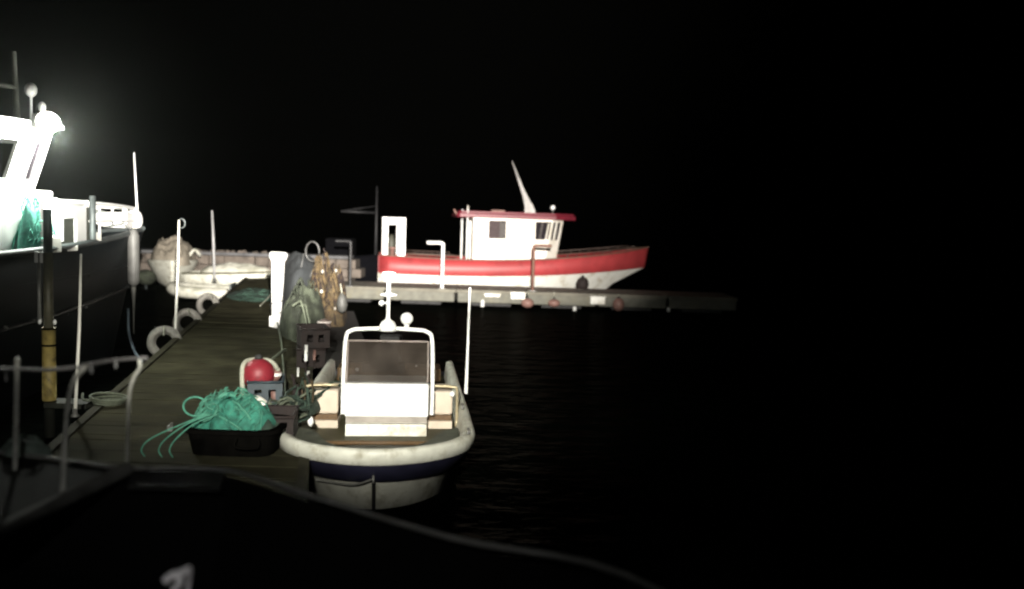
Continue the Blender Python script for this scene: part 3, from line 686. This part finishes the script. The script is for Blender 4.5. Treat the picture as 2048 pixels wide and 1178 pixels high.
MB().tube([pc(-1.0), pc(zz(800) - .002)], .06, 12).build('foot', weed, t)  # foot coloured dark as if no light reaches it
sxx = Q(78, 560, 10.6).x - pb.x
MB().tube([(sxx, 0, zz(648)), (sxx, 0, zz(506))], .022, 8).build('side_pipe', steel, t)
for dx in (-.02, .045): MB().box((sxx + dx, 0, zz(515)), (.045, .05, .13)).build('pipe_cap', cleanwhite, t, bevel=.006)
for dx in (.03, .21): MB().ball((sxx + dx, -.05, zz(643)), .022, n=8, sc=(1, 1, 1.5)).build('reflection_dot', cleanwhite, t)  # white balls imitating light reflections, not fittings
mb = MB(); mb.box((.22, 0, .42), (.5, .3, .06)); mb.build('bracket', weed, t)

# thin pale poles along the walkway's left edge
def edge_pole(bpx, bpy, tpx, tpy, label, r, m, hook=False):
    b0 = P(bpx, bpy, DK + .03); tp = Q(tpx, tpy, b0.y)
    mid = lerp(b0, tp, .55) + Vector((.012, 0, 0))
    t = thing('edge_pole', label, 'pole', b0, 0, 'thin pale poles along the walkway edge')
    MB().tube([(0, 0, 0), mid - b0, tp - b0], [r * 1.15, r * 1.1, r * .8], 8).build('pole', m, t)
    MB().lathe([(r * 3, 0), (r * 3, .012), (r * 1.6, .03), (r * 1.4, .09)], n=12).build('socket', steel, t)
    if hook: MB().torus(tp - b0 + Vector((.05, 0, -.06)), .06, .012, (0, 1, 0), 14, 6, sq=1.4).build('wire_loop', darksteel, t)
polem = mat('pale_pole', (.62, .61, .55), .5, var=.1)
edge_pole(150, 833, 162, 508, 'nearest thin white pole, crossing in front of the trawler hull', .0155, polem)
edge_pole(350, 668, 358, 440, 'thin white pole with a dark wire loop, beside the nearest tyre', .020, polem, True)
edge_pole(429, 562, 424, 421, 'short thin pole rising behind the white inflatable', .035, mat('grey_pole', (.36, .36, .36), .5))

# tyres hung on the walkway's left edge
tyre = None
for i, (px, py, lab) in enumerate(((337, 676, 'weathered tyre fender on the walkway edge beside the looped pole'), (390, 640, 'middle weathered tyre fender between the other two on the walkway edge'), (431, 607, 'small pale tyre fender nearest the white inflatable'))):
    c = P(px, py, DK + .02); D_ = c.y; c.x = dl(D_) - .06
    if tyre is None:
        tyre = thing('tyre_fender', lab, 'tyre', (c.x - .10, c.y, DK - .06), R(18), 'tyre fenders on the walkway edge')
        mb = MB(); prof = []
        rr = .25
        mb.torus((0, 0, 0), .23, .07, (0, 1, 0), 28, 12); mb.build('tread', greyrub, tyre)
        MB().torus((0, 0, 0), .172, .026, (0, 1, 0), 24, 8).build('rim_bead', greyrub, tyre)
        MB().tube([(0, 0, .2), (0, -.12, .3), (0, -.3, .17)], .014, 6).build('lashing', palerope, tyre)
    else: copy_tree(tyre, (c.x - .10, c.y, DK - .06 + .02 * i), R(18 + 14 * i), lab)

# ------------------------------------------------------------------ far left boats
c = Vector((-9.95, 28.4, 0))
t = thing('inflatable_dinghy', 'small white inflatable dinghy afloat left of the walkway', 'dinghy', c, R(186))
MB().tube(smooth_path([(-.92, -.6, .2), (0, -.62, .22), (.55, -.55, .26), (.92, 0, .32), (.55, .55, .26), (0, .62, .22), (-.92, .6, .2)], 8), .19, 14).build('tube', pvc, t)
MB().box((-.15, 0, .10), (1.4, .9, .08)).build('floor', greencanvas, t, bevel=.02)
MB().box((-.95, 0, .32), (.06, .8, .36)).build('transom', darksteel, t)
mb = MB()
for y in (-.52, .52): mb.tube(smooth_path([(-.9, y * 1.34, .3), (-.4, y * 1.37, .26), (.1, y * 1.37, .3), (.6, y * 1.27, .3)], 4), .014, 5)
mb.build('grab_line', darkrope, t)
c = Vector((-10.4, 31.6, 0))
t = thing('rowing_boat', 'long pale open boat with a white cover behind the inflatable', 'boat', c, R(3))
rb = lambda B: (lambda tt: B * (1 - max(0, (tt - .5) / .5) ** 2.4) * (.75 + .25 * min(1, tt * 3)))
rows = [(lambda t: t * 3.0 - 1.2, lambda t: .02, lambda t: -.2), (lambda t: t * 3.1 - 1.2, rb(.6), lambda t: .15), (lambda t: t * 3.3 - 1.2, rb(.78), lambda t: .62 + .12 * t)]
MB().hull(rows, 20, [1, 0]).build('hull', [gelcoat, antifoul], t, solid=.04)
mb = MB(); mound(mb, 1.3, .62, .36, 8, lump=.2, rough=.1); cv = mb.build('cover', pvc, t); cv.location = (.55, 0, .62)
mb = MB(); mb.tube([(i / 20 * 3.3 - 1.2, -rb(.80)(i / 20), .6 + .12 * i / 20) for i in range(21)], .035, 6); mb.build('rubbing_strip', olive, t)
c = Q(345, 560, 32.2); c.z = 0
t = thing('covered_boat', 'boat seen bow-on under a lumpy cream tarpaulin, left of the far boats', 'boat', c, R(-70))
rows = [(lambda t: t * 3.4 - 3.2, lambda t: .02, lambda t: -.2), (lambda t: t * 3.6 - 3.2, rb(.55), lambda t: .15), (lambda t: t * 3.9 - 3.2, rb(.9), lambda t: .85 + .15 * t)]
MB().hull(rows, 20, [0, 0]).build('hull', gelcoat, t, solid=.04)
mb = MB(); mound(mb, 1.85, .84, .85, 13, n=56, lump=.4, rough=.22, power=.5); tp_ = mb.build('tarpaulin', cream, t); tp_.location = (-1.45, 0, .82)
mb = MB(); mb.tube(smooth_path([(-.4, .5, 1.0), (-.3, .75, 1.35), (-.1, .95, 1.15)], 6), .06, 6); mb.build('rolled_flap', pvc, t)
c = Q(292, 545, 31); c.z = 0
tt_ = thing('mooring_buoy', 'dim greenish buoy left of the tarpaulin covered boat', 'buoy', c)
MB().ball((0, 0, .42), .32, n=16, sc=(1.1, 1, .85)).build('float', greencanvas, tt_)
MB().tube([(0, 0, -.3), (0, 0, .2)], .04, 6).build('chain', darksteel, tt_)

# dark green netting on the walkway, far
c = P(505, 592, DK)
mb = MB(); mound(mb, .75, 1.6, .10, 31, n=40, lump=.3, rough=.5); strands(mb, .75, 1.6, .1, 24, .015, 8)
tag(mb.build('spread_net', mat('green_spread_net', (.022, .055, .038), .9, var=.4, scale=5, bump=.5), None, (c.x + .1, c.y, DK + .005), R(12)), 'flat dark green net spread on the far end of the walkway', 'fishing net')

# ------------------------------------------------------------------ gear on the right side of the walkway
# white service pedestal
b0 = P(552, 655, DK); tp = Q(560, 507, b0.y); h_ = tp.z - DK
t = thing('service_pedestal', 'bright white service pedestal with a wide cap on the walkway', 'pedestal', b0)
lean = Matrix.Rotation(R(1.2), 3, 'Y')
MB().lathe([(.085, 0), (.085, .05), (.10, .3), (.125, .9), (.135, h_ - .16), (.17, h_ - .1)], n=8, rot=lean).build('column', cleanwhite, t)
MB().lathe([(.175, h_ - .1), (.185, h_ - .06), (.185, h_), (.15, h_ + .03)], n=8, rot=lean).build('cap', cleanwhite, t)
MB().box((-.04, -.12, .14), (.11, .1, .22)).build('socket_box', cleanwhite, t, bevel=.01)
mb = MB(); mb.tube([(.13 * math.cos(a / 3) * (1 if True else 0) + .005, .13 * math.sin(a / 3), .34 + .012 * a) for a in range(-4, 24)], .011, 5); mb.build('cable', darkrope, t)
rp = [b0 + Vector((.05, -.1, .12)), P(562, 680, DK + .22), P(566, 720, DK + .04), P(572, 790, DK + .02)]
tag(MB().tube(smooth_path(rp, 8), .017, 6).build('hose', paleropem, None, rp[0], world=True), 'pale hose trailing from the white pedestal along the walkway', 'hose')
rp = [P(571, 700, DK + .3), P(560, 706, DK + .35), P(540, 722, DK + .3)]
tag(MB().tube(smooth_path(rp, 6), .02, 6).build('rope', paleropem, None, rp[0], world=True), 'short pale rope looped over the red buoy crate', 'rope')
rp = [P(560, 560, DK + .9), P(541, 590, DK + .4), P(520, 612, DK + .03)]
tag(MB().tube(smooth_path(rp, 6), .012, 5).build('guy_line', palerope, None, rp[0], world=True), 'thin pale line slanting from behind the white pedestal to the decking', 'rope')

# big canvas covered stacks
def at_dock(px, py): return P(px, py, DK)
c = Q(603, 600, 21.5)
mb = MB(); mound(mb, .5, 1.3, 1.32, 41, n=52, lump=.18, rough=.06, power=.32)
tag(mb.build('covered_stack', greycanvas, None, (c.x, 21.5, DK), R(12)), 'tall dark grey canvas covered stack right behind the white pedestal', 'covered gear')
c = Q(606, 650, 17.6)
mb = MB(); mound(mb, .40, 1.6, .74, 44, n=64, lump=.45, rough=.16, power=.36)
mb.M = Matrix.Translation((-.05, -.9, 0)); mound(mb, .33, .6, .62, 48, n=48, lump=.4, rough=.2, power=.4); mb.M = Matrix.Identity(4); strands(mb, .42, 1.6, .78, 26, .013, 33)
st = mb.build('covered_stack', greencanvas, None, (c.x, 17.6, DK), R(12))
tag(st, 'grey-green canvas covered heap crossed by pale rope loops', 'covered gear')
mb = MB()
for (a_, b_, c_) in (((585, 612), (603, 606), (612, 690)), ((600, 612), (614, 625), (618, 690)), ((575, 690), (590, 684), (606, 676))):
    pts = [Q(*a_, 15.9), Q((a_[0] + b_[0]) / 2 + 3, min(a_[1], b_[1]) - 2, 15.9), Q(*b_, 15.85), Q((b_[0] + c_[0]) / 2 + 5, (b_[1] + c_[1]) / 2, 15.75), Q(*c_, 15.6)]
    mb.tube(smooth_path(pts, 6), .022, 6)
tag(mb.build('rope_loops', paleropem, None, Q(600, 690, 15.8), world=True), 'pale green rope loops draped down the grey-green canvas heap', 'rope')
# wire hoop
c = Q(625, 503, 20.6)
mb = MB(); mb.torus(c, .19, .018, (.5, 1, .25), 24, 7, sq=1.3); mb.tube([c + Vector((-.2, 0, -.05)), c + Vector((-.28, 0, -.5))], .018, 6); mb.tube([c + Vector((.1, 0, -.2)), c + Vector((-.05, 0, -.6))], .018, 6)
tag(mb.build('hoop', mat('dull_hoop', (.07, .07, .068), .5), None, c, world=True), 'bent metal hoop sticking up above the net pile', 'hoop')
# brown and yellow net pile
c = Q(653, 600, 19.6)
mb = MB()
for (ox, oy, oz, a1, b1, h1, sd) in ((-.12, .1, 0, .30, .6, 1.18, 51), (.16, -.1, 0, .28, .6, .98, 57), (.05, -.45, 0, .30, .4, .55, 63), (-.22, -.3, 0, .2, .4, .8, 69)):
    mb.M = Matrix.Translation((ox, oy, oz)); mound(mb, a1, b1, h1, sd, n=44, lump=.45, rough=.28, power=.42); strands(mb, a1, b1, h1, 44, .011, sd, m=sd % 2); strands(mb, a1, b1, h1, 18, .016, sd + 1, m=2)
mb.M = Matrix.Identity(4)
tag(mb.build('net_heap', [brownnet, mat('ochre_rope', (.075, .05, .02), .8, var=.7), rust], None, (c.x, 19.6, .42), R(12)), 'brown and yellow fishing net piled high on the right edge of the walkway', 'fishing net')
floatm = mat('grimy_float', (.20, .18, .15), .7, var=.4)
for i, (px, py) in enumerate(((645, 543), (672, 541), (643, 583), (629, 598), (670, 617))):
    cc = Q(px, py, 18.75)
    o = thing('net_float', ('egg-shaped pale float at the top left of the brown net pile', 'grey-white float at the top right of the brown net pile', 'bright pale float in the middle of the brown net pile', 'pale float low on the left of the brown net pile', 'grey float hanging low on the right of the brown net pile')[i], 'float', (cc.x, cc.y, cc.z), 0, 'floats on the brown net pile')
    MB().ball((0, 0, 0), (.036, .034, .03, .026, .03)[i], n=12, sc=(1, 1, 1.3)).build('body', (floatm, floatm, pvc, floatm, floatm)[i], o)
    MB().torus((0, 0, .07), .014, .005, (1, 0, 0), 10, 5).build('eye', darkrope, o)
# low platform pile (side platform) carrying gear right of the walkway
t = thing('gear_platform', 'low dark platform beside the walkway carrying the net piles', 'platform', (dl(14.5) + WD + .02, 14.5, 0))
mb = MB(); p = [(0, 0), (.95, 0), (.95 - .22 * 7.6, 7.6), (-.22 * 7.6, 7.6)]; mb.slab(p, .28, .41); mb.build('deck', mat('dark_platform', (.012, .009, .007), .9), t)
MB().slab([(x + .05 if x < .5 else x - .05, y) for x, y in p], -.3, .275).build('float', blackrub, t)
# hanging / standing grey fenders and rusty gear
c = Q(684, 605, 18.6)
o = thing('pear_fender', 'grey pear-shaped fender hanging right of the brown net pile', 'fender', (c.x, c.y, c.z - .22))
MB().lathe([(.02, 0), (.09, .05), (.12, .18), (.09, .32), (.03, .42)], n=14).build('body', mat('mid_grey_vinyl', (.06, .06, .055), .6), o)
MB().tube([(0, 0, .4), (-.04, 0, .62)], .01, 5).build('lanyard', palerope, o)
c = Q(648, 690, 15.3)
o = thing('outboard_motor', 'small old outboard motor with a pale cowling rim on the dark platform', 'outboard motor', (c.x, c.y, .41))
mb = MB(); mb.ball((0, 0, .46), .15, n=16, sc=(.8, 1, .85)); mb.build('cowling', mat('dusky_grey', (.13, .10, .09), .4), o)
MB().torus((0, 0, .53), .105, .018, (0, 0, 1), 20, 6).build('rim', mat('pale_rim', (.5, .45, .42), .4), o)
MB().tube([(0, 0, .36), (0, .02, .0)], [.07, .05], 10).build('leg', rust, o)
def crate(loc, d, m, label, rz=0):
    o = thing('fish_crate', label, 'crate', loc, rz, 'fish crates beside the walkway'); a, b_, h = d; mb = MB(); th = .02
    for s_ in (-1, 1):
        mb.panel([-a / 2, -a * .3, -a * .1, a * .1, a * .3, a / 2], [0, h * .3, h * .7, h], {(1, 1), (3, 1)}, lambda u, v, w_, s_=s_: (u, s_ * (b_ / 2 - w_), v), th)
        mb.panel([-b_ / 2 + th, b_ / 2 - th], [0, h], set(), lambda u, v, w_, s_=s_: (s_ * (a / 2 - w_), u, v), th)
    mb.box((0, 0, .02), (a - .045, b_ - .045, .03)); mb.build('body', m, o)
    mb = MB(); mb.tube([(-a / 2, -b_ / 2, h), (a / 2, -b_ / 2, h), (a / 2, b_ / 2, h), (-a / 2, b_ / 2, h)], .018, 5, 0, True); mb.build('rim', m, o)
    return o
c = Q(622, 740, 13.4)
crate((c.x, 13.4, DK + .01), (.42, .6, .28), rust, 'rust-red fish crate at the bottom of its stack beside the walkway', R(12))
crate((c.x + .02, 13.42, DK + .31), (.42, .6, .28), rust, 'rust-red fish crate on top of its stack beside the walkway', R(20))
mk = 0
for (px, y0_, y1_, D_, rr, lab) in ((612, 690, 722, 12.7, .024, 'pale reflective marker stick behind the rust-red crates'), (596, 735, 755, 12.4, .016, 'short pale marker stick left of the tall one'), (616, 742, 778, 12.0, .02, 'bright white marker stick near the motorboat gunwale'), (629, 700, 720, 13.1, .02, 'faint pinkish marker stick at the right of the crates')):
    a_ = Q(px, y1_, D_); b_ = Q(px, y0_, D_)
    o = thing('marker_stick', lab, 'stick', (a_.x, a_.y, DK), 0, 'marker sticks standing by the crates')
    MB().tube([(0, 0, 0), (0, 0, a_.z - DK if a_.z > DK + .02 else .02)], rr * .7, 6).build('stake', rust, o)
    MB().tube([(0, 0, a_.z - DK), (0, 0, b_.z - DK)], rr, 8).build('reflector', cleanwhite if px < 625 else pinkish, o)
# brown rods / hanging rope bundle between crates and motorboat
mb = MB(); rd = random.Random(77)
for k in range(30):
    x_ = rd.uniform(585, 622); a_ = P(x_, rd.uniform(850, 880) if False else rd.uniform(800, 840), DK + .03); b_ = Q(x_ + rd.uniform(-6, 8), rd.uniform(745, 785), a_.y + .1)
    mb.tube(smooth_path([a_, lerp(a_, b_, .5) + Vector((rd.uniform(-.04, .04), 0, 0)), b_], 4), rd.choice((.009, .013, .018)), 5, rd.choice((0, 0, 1, 2)))
tag(mb.build('rod_bundle', [rust, brownnet, darkteal], None, P(604, 820, DK), world=True), 'bundle of dark brown rods and lines leaning at the motorboat stern side', 'gear bundle')

# red buoy in its crate, pale items
c = P(517, 815, DK)
o = crate((c.x + .03, c.y + .22, DK + .01), (.40, .5, .30), bluegrey, 'blue-grey crate under the round red buoy', R(12))
bc = Q(517, 748, c.y + .15)
o = thing('round_buoy', 'round red buoy resting on the blue-grey crate at the walkway edge', 'buoy', (bc.x, bc.y, bc.z - .19))
MB().ball((0, 0, .19), .19, n=28).build('ball', buoyred, o)
MB().lathe([(.05, 0), (.045, .04), (.02, .055)], (0, 0, .37), 12).build('neck', darkrope, o)
mb = MB()
pts = [Q(487, 790, c.y + .02), Q(484, 760, c.y + .02), Q(486, 732, c.y + .05), Q(500, 720, c.y + .2), Q(540, 722, c.y + .3), Q(556, 740, c.y + .2)]
mb.tube(smooth_path(pts, 6), .028, 7)
tag(mb.build('rope_coil', palerope, None, pts[0], world=True), 'thick pale rope curling round the left of the red buoy', 'rope')
cc = Q(550, 748, c.y + .25)
o = thing('small_buoy', 'small faded pink and white buoy right of the round red buoy', 'buoy', (cc.x, cc.y, cc.z - .07))
MB().ball((0, 0, .07), .08, n=14).build('ball', pinkish, o); MB().lathe([(.082, .05), (.082, .09)], n=16).build('band', cleanwhite, o)
MB().tube([(0, 0, -.26), (0, 0, .0)], .05, 8).build('stem', pinkish, o)
mb = MB(); pts = [Q(488, 803, c.y - .25), Q(505, 798, c.y - .28), Q(522, 802, c.y - .3), Q(536, 820, c.y - .3), Q(534, 840, c.y - .28)]
mb.tube(smooth_path(pts, 6), [.045] * 25, 8)
tag(mb.build('bent_pipe', white, None, pts[0], world=True), 'short bent white pipe arching below the red buoy', 'pipe')
cc = Q(515, 822, c.y - .18)
o = thing('small_buoy', 'dull pink small float under the bent white pipe', 'buoy', (cc.x, cc.y, cc.z - .06)); MB().ball((0, 0, .06), .075, n=12, sc=(1.2, 1, .8)).build('ball', pinkish, o)
MB().torus((0, 0, .13), .015, .005, (1, 0, 0), 10, 5).build('eye', darkrope, o)

# dark tub with the teal net heap; its black stands in for blocked light
c = P(455, 915, DK)
t = thing('fish_tub', 'black plastic fish tub brimming with teal netting on the near walkway', 'tub', (c.x, c.y + .35, DK))
mb = MB(); rows_ = []
a0, b0_, h0 = .43, .36, .22
def rrect(a, b, z, n=32): return [(a * (abs(math.cos(2 * math.pi * i / n)) ** .4) * (1 if math.cos(2 * math.pi * i / n) >= 0 else -1), b * (abs(math.sin(2 * math.pi * i / n)) ** .4) * (1 if math.sin(2 * math.pi * i / n) >= 0 else -1), z) for i in range(n)]
G = [[mb.V(p) for p in rrect(a, b, z)] for a, b, z in ((a0 * .9, b0_ * .88, 0), (a0, b0_, h0), (a0 + .03, b0_ + .03, h0), (a0 + .03, b0_ + .03, h0 + .04), (a0 - .03, b0_ - .03, h0 + .04), (a0 * .85, b0_ * .83, .04))]
for A, B in zip(G, G[1:]):
    for i in range(32): mb.face((A[i], A[(i + 1) % 32], B[(i + 1) % 32], B[i]))
mb.face(G[0][::-1]); mb.face(G[-1]); mb.build('body', tubplastic, t)
mb = MB(); mb.tube(smooth_path([(.1, -b0_ - .03, .2), (.1, -b0_ - .07, .12), (.3, -b0_ - .07, .12), (.3, -b0_ - .03, .2)], 5), .012, 5); mb.build('handle', tubplastic, t)
tubc = Vector((c.x - .05, c.y + .35, DK + .18))
mb = MB(); mound(mb, .38, .32, .31, 61, n=72, lump=.4, rough=.28, power=.5); mb.M = Matrix.Translation((.30, .03, .0)); mound(mb, .18, .24, .15, 66, n=40, lump=.5, rough=.4, m=2); mb.M = Matrix.Identity(4); strands(mb, .37, .32, .29, 34, .006, 19, m=0); strands(mb, .38, .32, .31, 110, .0035, 29, m=1); strands(mb, .37, .32, .30, 8, .010, 23, m=1)
rd = random.Random(5)
for k in range(4):
    mb.torus((rd.uniform(-.33, .0), rd.uniform(-.3, .0), .16 + rd.uniform(0, .1)), rd.uniform(.07, .13), .011, (rd.uniform(-.6, .6), rd.uniform(-1, 0), 1), 18, 6, m=1)
for (dx, l2, zz_) in ((-.30, .42, .0), (-.26, .30, .05), (-.2, .26, 0)):
    mb.tube(smooth_path([(dx + .15, -.3, .22), (dx - .05, -.38, .14), (dx - l2 * .8, -.42, .0), (dx - l2, -.44, -.10), (dx - l2 + .04, -.46, -.165)], 6), .008, 6, 1)
tag(mb.build('net_heap', [teal, tealrope, darkteal], None, tubc, 0), 'bright teal netting and rope heaped in the black fish tub', 'fishing net')
mb = MB(); mb.tube(smooth_path([Q(428, 825, tubc.y - .05), Q(434, 800, tubc.y - .05), Q(455, 788, tubc.y - .05), Q(474, 800, tubc.y - .05), Q(480, 825, tubc.y - .05)], 6), .022, 7)
tag(mb.build('rope_coil', tealrope, None, Q(432, 812, tubc.y - .05), world=True), 'thick teal rope hoop standing on top of the teal net heap', 'rope')
c2 = P(540, 900, DK)
crate((c2.x, c2.y + .3, DK + .01), (.34, .5, .3), rust, 'dark rusty crate between the black tub and the motorboat', R(8))
cc = Q(531, 905, c2.y)
o = thing('small_buoy', 'dull dark red float in front of the dark rusty crate', 'buoy', (cc.x, cc.y - .02, DK)); MB().ball((0, 0, .1), .09, n=12).build('ball', rust, o)
MB().torus((0, 0, .2), .015, .005, (1, 0, 0), 10, 5).build('eye', darkrope, o)
# pale pebble-like cleat on deck
cc = P(340, 862, DK)
o = thing('dock_cleat', 'small dull mooring cleat on the walkway left of the teal net', 'cleat', cc, R(100))
MB().tube([(-.09, 0, .06), (.09, 0, .06)], .014, 6).build('horn', steel, o); MB().box((0, 0, .03), (.05, .05, .06)).build('base', steel, o)
# faint coil near trawler on walkway edge
cc = P(192, 805, DK + .02); mb = MB()
for i in range(3): mb.torus((0, 0, .02 + .03 * i), .16 + .02 * i, .016, (.05 * i, 0, 1), 20, 6)
mb.tube(smooth_path([(-.2, 0, .03), (-.35, .1, .02), (-.45, .3, .05)], 5), .016, 6)
tag(mb.build('rope_coil', paleropem, None, (cc.x + .15, cc.y, DK + .01)), 'dim coil of rope on the walkway edge between pile and rail', 'rope')

# ------------------------------------------------------------------ the bow of the boat the photo is taken from
GZ = 1.5
A0 = P(0, 905, GZ); A1 = P(205, 932, GZ); A2 = P(300, 937, GZ); A3 = P(455, 940, GZ); A4 = P(600, 985, GZ); A5 = P(900, 1075, GZ); A6 = P(1250, 1150, GZ)
outer = [Vector((-3.4, A0.y + .0, GZ)), A0, A1, A2, A3, A4, A5, A6, Vector((.95, 2.2, GZ)), Vector((1.3, .6, GZ)), Vector((1.35, -3, GZ)), Vector((-4.5, -3, GZ)), Vector((-4.3, 2.5, GZ))]
sb = thing('bow_of_boat', 'dark bow of the boat in the foreground with a worn grey gunwale', 'boat', (-1.5, 2, 0))
o3 = Vector((-1.5, 2, 0))
mb = MB(); n_ = len(outer)
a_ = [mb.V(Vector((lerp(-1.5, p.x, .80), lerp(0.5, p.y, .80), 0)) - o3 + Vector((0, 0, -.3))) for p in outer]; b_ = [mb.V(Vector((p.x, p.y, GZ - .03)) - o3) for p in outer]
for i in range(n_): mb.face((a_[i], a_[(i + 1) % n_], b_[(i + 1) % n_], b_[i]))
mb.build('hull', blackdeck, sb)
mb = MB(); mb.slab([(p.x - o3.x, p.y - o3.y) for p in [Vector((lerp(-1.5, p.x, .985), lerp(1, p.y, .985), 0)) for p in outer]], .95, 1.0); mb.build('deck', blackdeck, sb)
def strip(mb, pts, w_, z0, z1):
    for i in range(len(pts) - 1):
        d = (pts[i + 1] - pts[i]); d.z = 0; d.normalize(); nrm = Vector((-d.y, d.x, 0)) * (w_ / 2)
        q = [(pts[i] - nrm), (pts[i + 1] - nrm), (pts[i + 1] + nrm), (pts[i] + nrm)]
        mb.slab([(p.x - o3.x, p.y - o3.y) for p in q], z0, z1 + i * .0007)
mb = MB(); mb.tube(smooth_path([p - o3 for p in outer[0:4]], 5), .011, 8); mb.build('front_lip', gunm, sb)
mb = MB(); mb.tube(smooth_path([p - o3 for p in outer[3:11]], 5), .0125, 8); mb.build('gunwale', gunm, sb)
I0 = P(255, 937, GZ); I1 = P(120, 1003, GZ); I2 = P(-60, 1090, GZ)
mb = MB(); mb.tube([I0 - o3, I1 - o3, I2 - o3], .034, 8); mb.build('inner_coaming', mat('dull_coaming', (.07, .07, .065), .8, var=.4, spec=.1), sb)
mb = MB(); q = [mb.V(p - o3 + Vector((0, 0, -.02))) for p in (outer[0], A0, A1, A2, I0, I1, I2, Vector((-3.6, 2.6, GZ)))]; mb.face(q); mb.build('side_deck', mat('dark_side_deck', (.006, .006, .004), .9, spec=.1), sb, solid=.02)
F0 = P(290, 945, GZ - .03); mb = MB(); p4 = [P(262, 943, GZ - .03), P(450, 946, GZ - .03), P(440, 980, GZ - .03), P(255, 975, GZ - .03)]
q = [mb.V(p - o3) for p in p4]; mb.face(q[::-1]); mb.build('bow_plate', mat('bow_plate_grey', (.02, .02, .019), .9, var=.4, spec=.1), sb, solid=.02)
# bow railing
rl = thing('bow_railing', 'thin bent tube railing on the left of the foreground boat', 'railing', P(125, 980, GZ))
ro = P(125, 980, GZ)
railm = mat('rail_tube', (.30, .30, .27), .5, .2, var=.3, scale=15)
def rpost(pts, r):
    mb = MB(); mb.tube(smooth_path([p - ro for p in pts], 4), r, 8); return mb.build('post', railm, rl)
d1 = P(30, 940, GZ).y; d2 = ro.y; d3 = P(256, 922, GZ).y
rpost([P(30, 940, GZ), Q(33, 800, d1), Q(35, 716, d1)], .0115)
rpost([P(125, 985, GZ), Q(130, 880, d2), Q(138, 795, d2), Q(152, 755, d2), Q(172, 733, d2)], .012)
rpost([P(254, 925, GZ), Q(258, 800, d3), Q(266, 760, d3), Q(280, 735, d3), Q(278, 717, d3)], .0095)
rp = [Q(-40, 738, d1 - .2), Q(33, 738, d1), Q(90, 740, (d1 + d2) / 2), Q(150, 735, d2 + .1), Q(165, 733, d2), Q(215, 722, (d2 + d3) / 2), Q(280, 716, d3), Q(292, 716, d3)]
mb = MB(); mb.tube(smooth_path([p - ro for p in rp], 4), .0085, 7); mb.build('top_rail', mat('dull_rail', (.12, .115, .115), .5, .3), rl)
lsm = mat('grey_lashing', (.10, .10, .10), .7)
for (px, y_, D_) in ((12, 755, d1), (183, 738, d2), (232, 728, (d2 + d3) / 2)):
    MB().tube([Q(px, y_ - 12, D_) - ro, Q(px, y_ + 8, D_) - ro], .006, 6).build('lashing', lsm, rl)
# greenish rope lump on the side deck, left
cc = P(50, 905, GZ); mb = MB(); mound(mb, .12, .06, .07, 71, n=24, lump=.5); strands(mb, .12, .06, .07, 14, .006, 2)
tag(mb.build('rope_coil', mat('dull_grey_green_rope', (.10, .13, .11), .8), None, (cc.x, cc.y, GZ - .005)), 'dull grey-green rope heap beside the leftmost railing post', 'rope')
# pale knot on the deck below
cc = Q(352, 1150, 2.9)
mb = MB(); mb.tube(smooth_path([Q(330, 1162, 2.9), Q(345, 1150, 2.9), Q(358, 1148, 2.9), Q(372, 1142, 2.9), Q(381, 1138, 2.9)], 5), .012, 7)
mb.tube([Q(381, 1138, 2.9), Q(376, 1178, 2.9), Q(374, 1240, 2.9)], .007, 6); mb.tube(smooth_path([Q(352, 1146, 2.9), Q(360, 1165, 2.9), Q(346, 1180, 2.9)], 5), .011, 6)
mb.ball(Q(352, 1151, 2.9), .014, n=10)
tag(mb.build('rope_knot', mat('pale_grey_cord', (.8, .78, .8), .7), None, cc, world=True), 'pale grey knotted cord at the bottom edge of the foreground boat', 'rope')

# ------------------------------------------------------------------ added thin mist imitating lens bloom round the trawler's lamp
hm = bpy.data.materials.new('bloom_mist'); hm.use_nodes = True; hn = hm.node_tree
hn.nodes.remove(hn.nodes['Principled BSDF']); pv = hn.nodes.new('ShaderNodeVolumePrincipled')
pv.inputs['Density'].default_value = .0005; pv.inputs['Anisotropy'].default_value = .93; pv.inputs['Color'].default_value = (.9, .95, .88, 1)
hn.links.new(pv.outputs[0], hn.nodes['Material Output'].inputs['Volume'])
mb = MB(); mb.box((0, 30, 3.6), (90, 90, 9.4)); tag(mb.build('bloom_haze', hm), None, None, kind='stuff')
